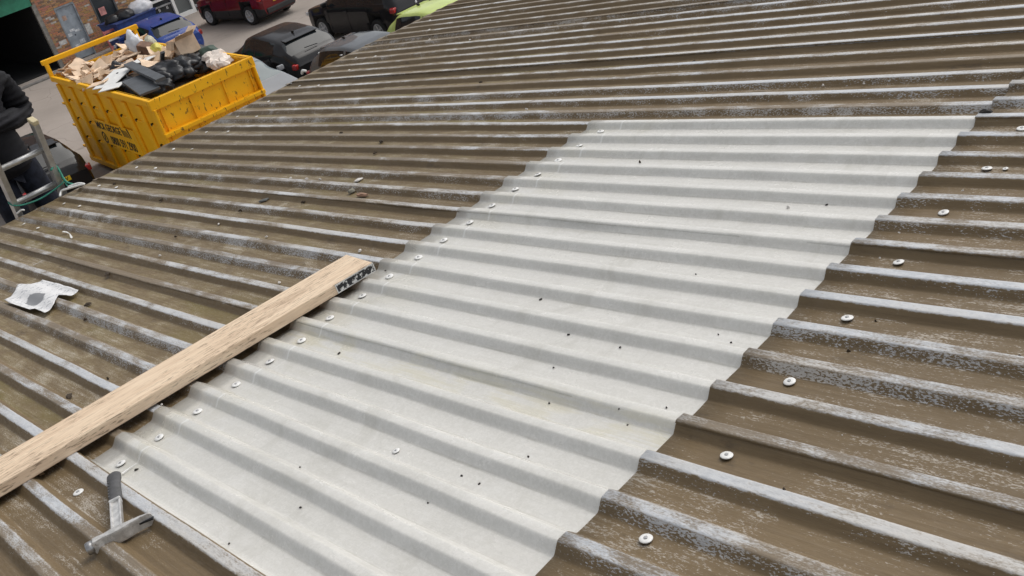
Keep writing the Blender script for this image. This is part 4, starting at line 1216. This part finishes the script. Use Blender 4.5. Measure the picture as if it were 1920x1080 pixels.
sgn = solid('fascia', 2.0, 10.64, 2.46, 3.05, .01, .12, mat('green_fascia', (.035, .22, .13), .5, var=.15))
solid('roller_shutter_box', 2.0, 10.64, 3.06, 3.5, .01, .3, mat('grey_box', (.2, .2, .2), .6))
MB().box((-3.5, 10.0 - 12, 2.45), (.08, .5, .05)).build('strip_lamp', mat('lamp_white', (.8, .8, .8), .4), BR)
quoin = mat('grey_quoin', (.25, .235, .21), .9, var=.25, scale=6)
solid('corner_post', 10.64, 10.80, 0, 2.46, .02, .05, quoin)
M_DOOR = mat('grey_steel_door', (.33, .37, .41), .5, var=.18, scale=3.5, dirt=(.17, .18, .19))
dr = solid('door', 11.39, 12.16, .03, 2.05, -.10, -.04, M_DOOR)
for (ya, yb, za, zb) in ((11.37, 11.42, 0, 2.08), (12.13, 12.18, 0, 2.08), (11.42, 12.13, 2.02, 2.08)): solid('door_frame', ya, yb, za, zb, -.12, .015, mat('grey_frame', (.25, .27, .29), .6), dr)
for i, (y, z, w_, h_, c) in enumerate(((11.62, 1.62, .16, .18, (.50, .33, .25)), (11.70, 1.12, .20, .09, (.70, .72, .74)), (11.88, 1.05, .18, .08, (.70, .72, .74)), (11.55, .98, .16, .12, (.62, .65, .68)), (11.74, .92, .05, .06, (.08, .08, .10)), (11.90, .62, .22, .16, (.60, .64, .68)), (11.66, .50, .2, .14, (.58, .62, .66)), (11.80, .32, .3, .10, (.52, .56, .60)))):
    solid('poster' if i < 4 else 'paint_mark', y - w_ / 2, y + w_ / 2, z - h_ / 2, z + h_ / 2, -.04, -.036, mat('poster_%d' % i, c, .7, var=.3, scale=14), dr)
MB().tube([(-.03, 12.04 - 12, 1.0), (.01, 12.04 - 12, 1.0), (.01, 11.94 - 12, 1.0)], .012, 8).build('handle', M_STEEL, dr)
solid('whitewash_patch', 12.20, 12.42, .75, 1.15, .013, .016, mat('whitewash', (.58, .57, .54), .9, var=.25, scale=10))
solid('whitewash_patch', 11.0, 11.30, .75, .92, .013, .016, MATS['whitewash'])
dw = solid('dark_window', 12.82, 13.72, .75, 2.25, -.10, -.06, glass_mat('dark_pane', (.035, .042, .047), .15))
for (ya, yb, za, zb) in ((12.80, 12.86, .75, 2.25), (13.68, 13.74, .75, 2.25), (12.86, 13.68, 2.19, 2.25), (12.86, 13.68, .75, .81)): solid('window_frame', ya, yb, za, zb, -.08, .02, mat('dark_frame', (.09, .095, .10), .6), dw)
solid('lintel', 12.70, 13.84, 2.25, 2.45, .0, .03, mat('concrete_lintel', (.30, .30, .29), .9))
solid('pink_notice', 12.98, 13.24, 1.22, 1.52, .021, .024, mat('pink_notice', (.60, .27, .25), .7), dw)
# shop front: dark panels with white frames
sf = solid('shop_panel', 14.64, 16.0, .05, 2.58, -.12, -.08, glass_mat('shop_glass', (.03, .034, .037), .12))
M_UPVC = mat('white_upvc', (.80, .80, .78), .35, var=.04)
for (ya, yb, za, zb) in ((14.62, 14.70, .0, 2.6), (14.70, 16.0, .92, 1.0), (14.70, 16.0, 2.5, 2.6)): solid('shop_frame', ya, yb, za, zb, -.10, .02, M_UPVC, sf)
for i, y in enumerate((14.95, 15.35, 15.72)):
    for j in range(2): solid('white_marking', y + j * .05, y + j * .05 + .028, .52, .64, -.078, -.075, M_WHITE, sf)
solid('grey_transom', 14.72, 16.0, .68, .74, -.09, .0, mat('grey_bar', (.3, .3, .3), .6), sf)
sd = solid('shop_door', 16.0, 16.86, .0, 2.58, -.12, -.08, glass_mat('shop_door_glass', (.10, .11, .11), .15))
for (ya, yb, za, zb) in ((15.98, 16.10, 0, 2.6), (16.78, 16.90, 0, 2.6), (16.10, 16.78, 0, .16), (16.10, 16.78, 2.48, 2.6)): solid('door_frame', ya, yb, za, zb, -.10, .03, M_UPVC, sd)
solid('dark_reveal', 16.90, 17.2, 0, 2.6, -.2, -.1, mat('dark_reveal', (.05, .045, .04), .8))
solid('roof_slab', -6, 24, HT, HT + .2, -7.2, .3, quoin)
solid('back_wall', -6, 24, 0, HT, -7.2, -7.05, M_MORT)
# kerb strip at the garage
kb = MB().box((FX + .9, 6.0, .03), (.25, 9.4, .06), bev=.01).build('kerb', mat('kerb_stone', (.20, .19, .18), .9, var=.2))
tag(kb, kind='structure')
# blue wheeled bin heaped with bags behind the blue car
wb_ = empty('blue_bin', (-35.6, 13.35, 0), (0, 0, R(6)))
tag(wb_, 'blue waste container stuffed with black and white sacks before the brick wall', 'waste bin')
bp = MB()
bp.add([(-.55, -.75, .15), (.55, -.75, .15), (.55, .75, .15), (-.55, .75, .15), (-.65, -.9, 1.05), (.65, -.9, 1.05), (.65, .9, 1.05), (-.65, .9, 1.05)], [(0, 3, 2, 1), (0, 1, 5, 4), (1, 2, 6, 5), (2, 3, 7, 6), (3, 0, 4, 7), (4, 5, 6, 7)])
bp.build('tub', mat('blue_plastic', (.02, .05, .20), .5), wb_)
MB().box((0, 0, 1.07), (1.36, 1.86, .06), bev=.015).build('rim', mat('blue_plastic_rim', (.02, .04, .15), .5), wb_)
for sx in (-.45, .45):
    for sy in (-.6, .6): MB().lathe([(.09, -.03), (.1, 0), (.09, .03)], 12, axis='y', c=(sx, sy, .1)).build('castor', M_BLACKPL, wb_)
for i, (x, y, z, r, m, lb_) in enumerate(((-35.5, 13.95, 1.08, .42, MATS['white_sack'], 'plump white sack on top of the blue waste container'), (-35.4, 13.2, 1.08, .34, M_BAG, 'black sack on the blue waste container beside the white sack'), (-35.5, 12.75, 1.08, .28, M_BAG, 'small black sack at the open end of the blue waste container'))):
    o = MB().bm(blob(r, r * 1.15, r * .8, .28, i + 61, 3, .3), None, True).build('sack', m, None, (x, y, z)); tag(o, lb_, 'sack')
# red and white barrier board leaning by the blue container
bo = empty('barrier_board', (-35.0, 12.35, 0), (0, R(-12), R(5)))
tag(bo, 'faded red barrier frame leaning beside the blue waste container', 'barrier')
M_PINK = mat('faded_red', (.42, .12, .11), .7, var=.25)
for sy in (-.28, .28): MB().box((0, sy, .5), (.05, .06, 1.0), bev=.008).build('leg', M_PINK, bo)
for z in (.35, .62, .92): MB().box((0, 0, z), (.03, .5, .10), bev=.005).build('rail', M_PINK if z != .62 else M_WHITE, bo)
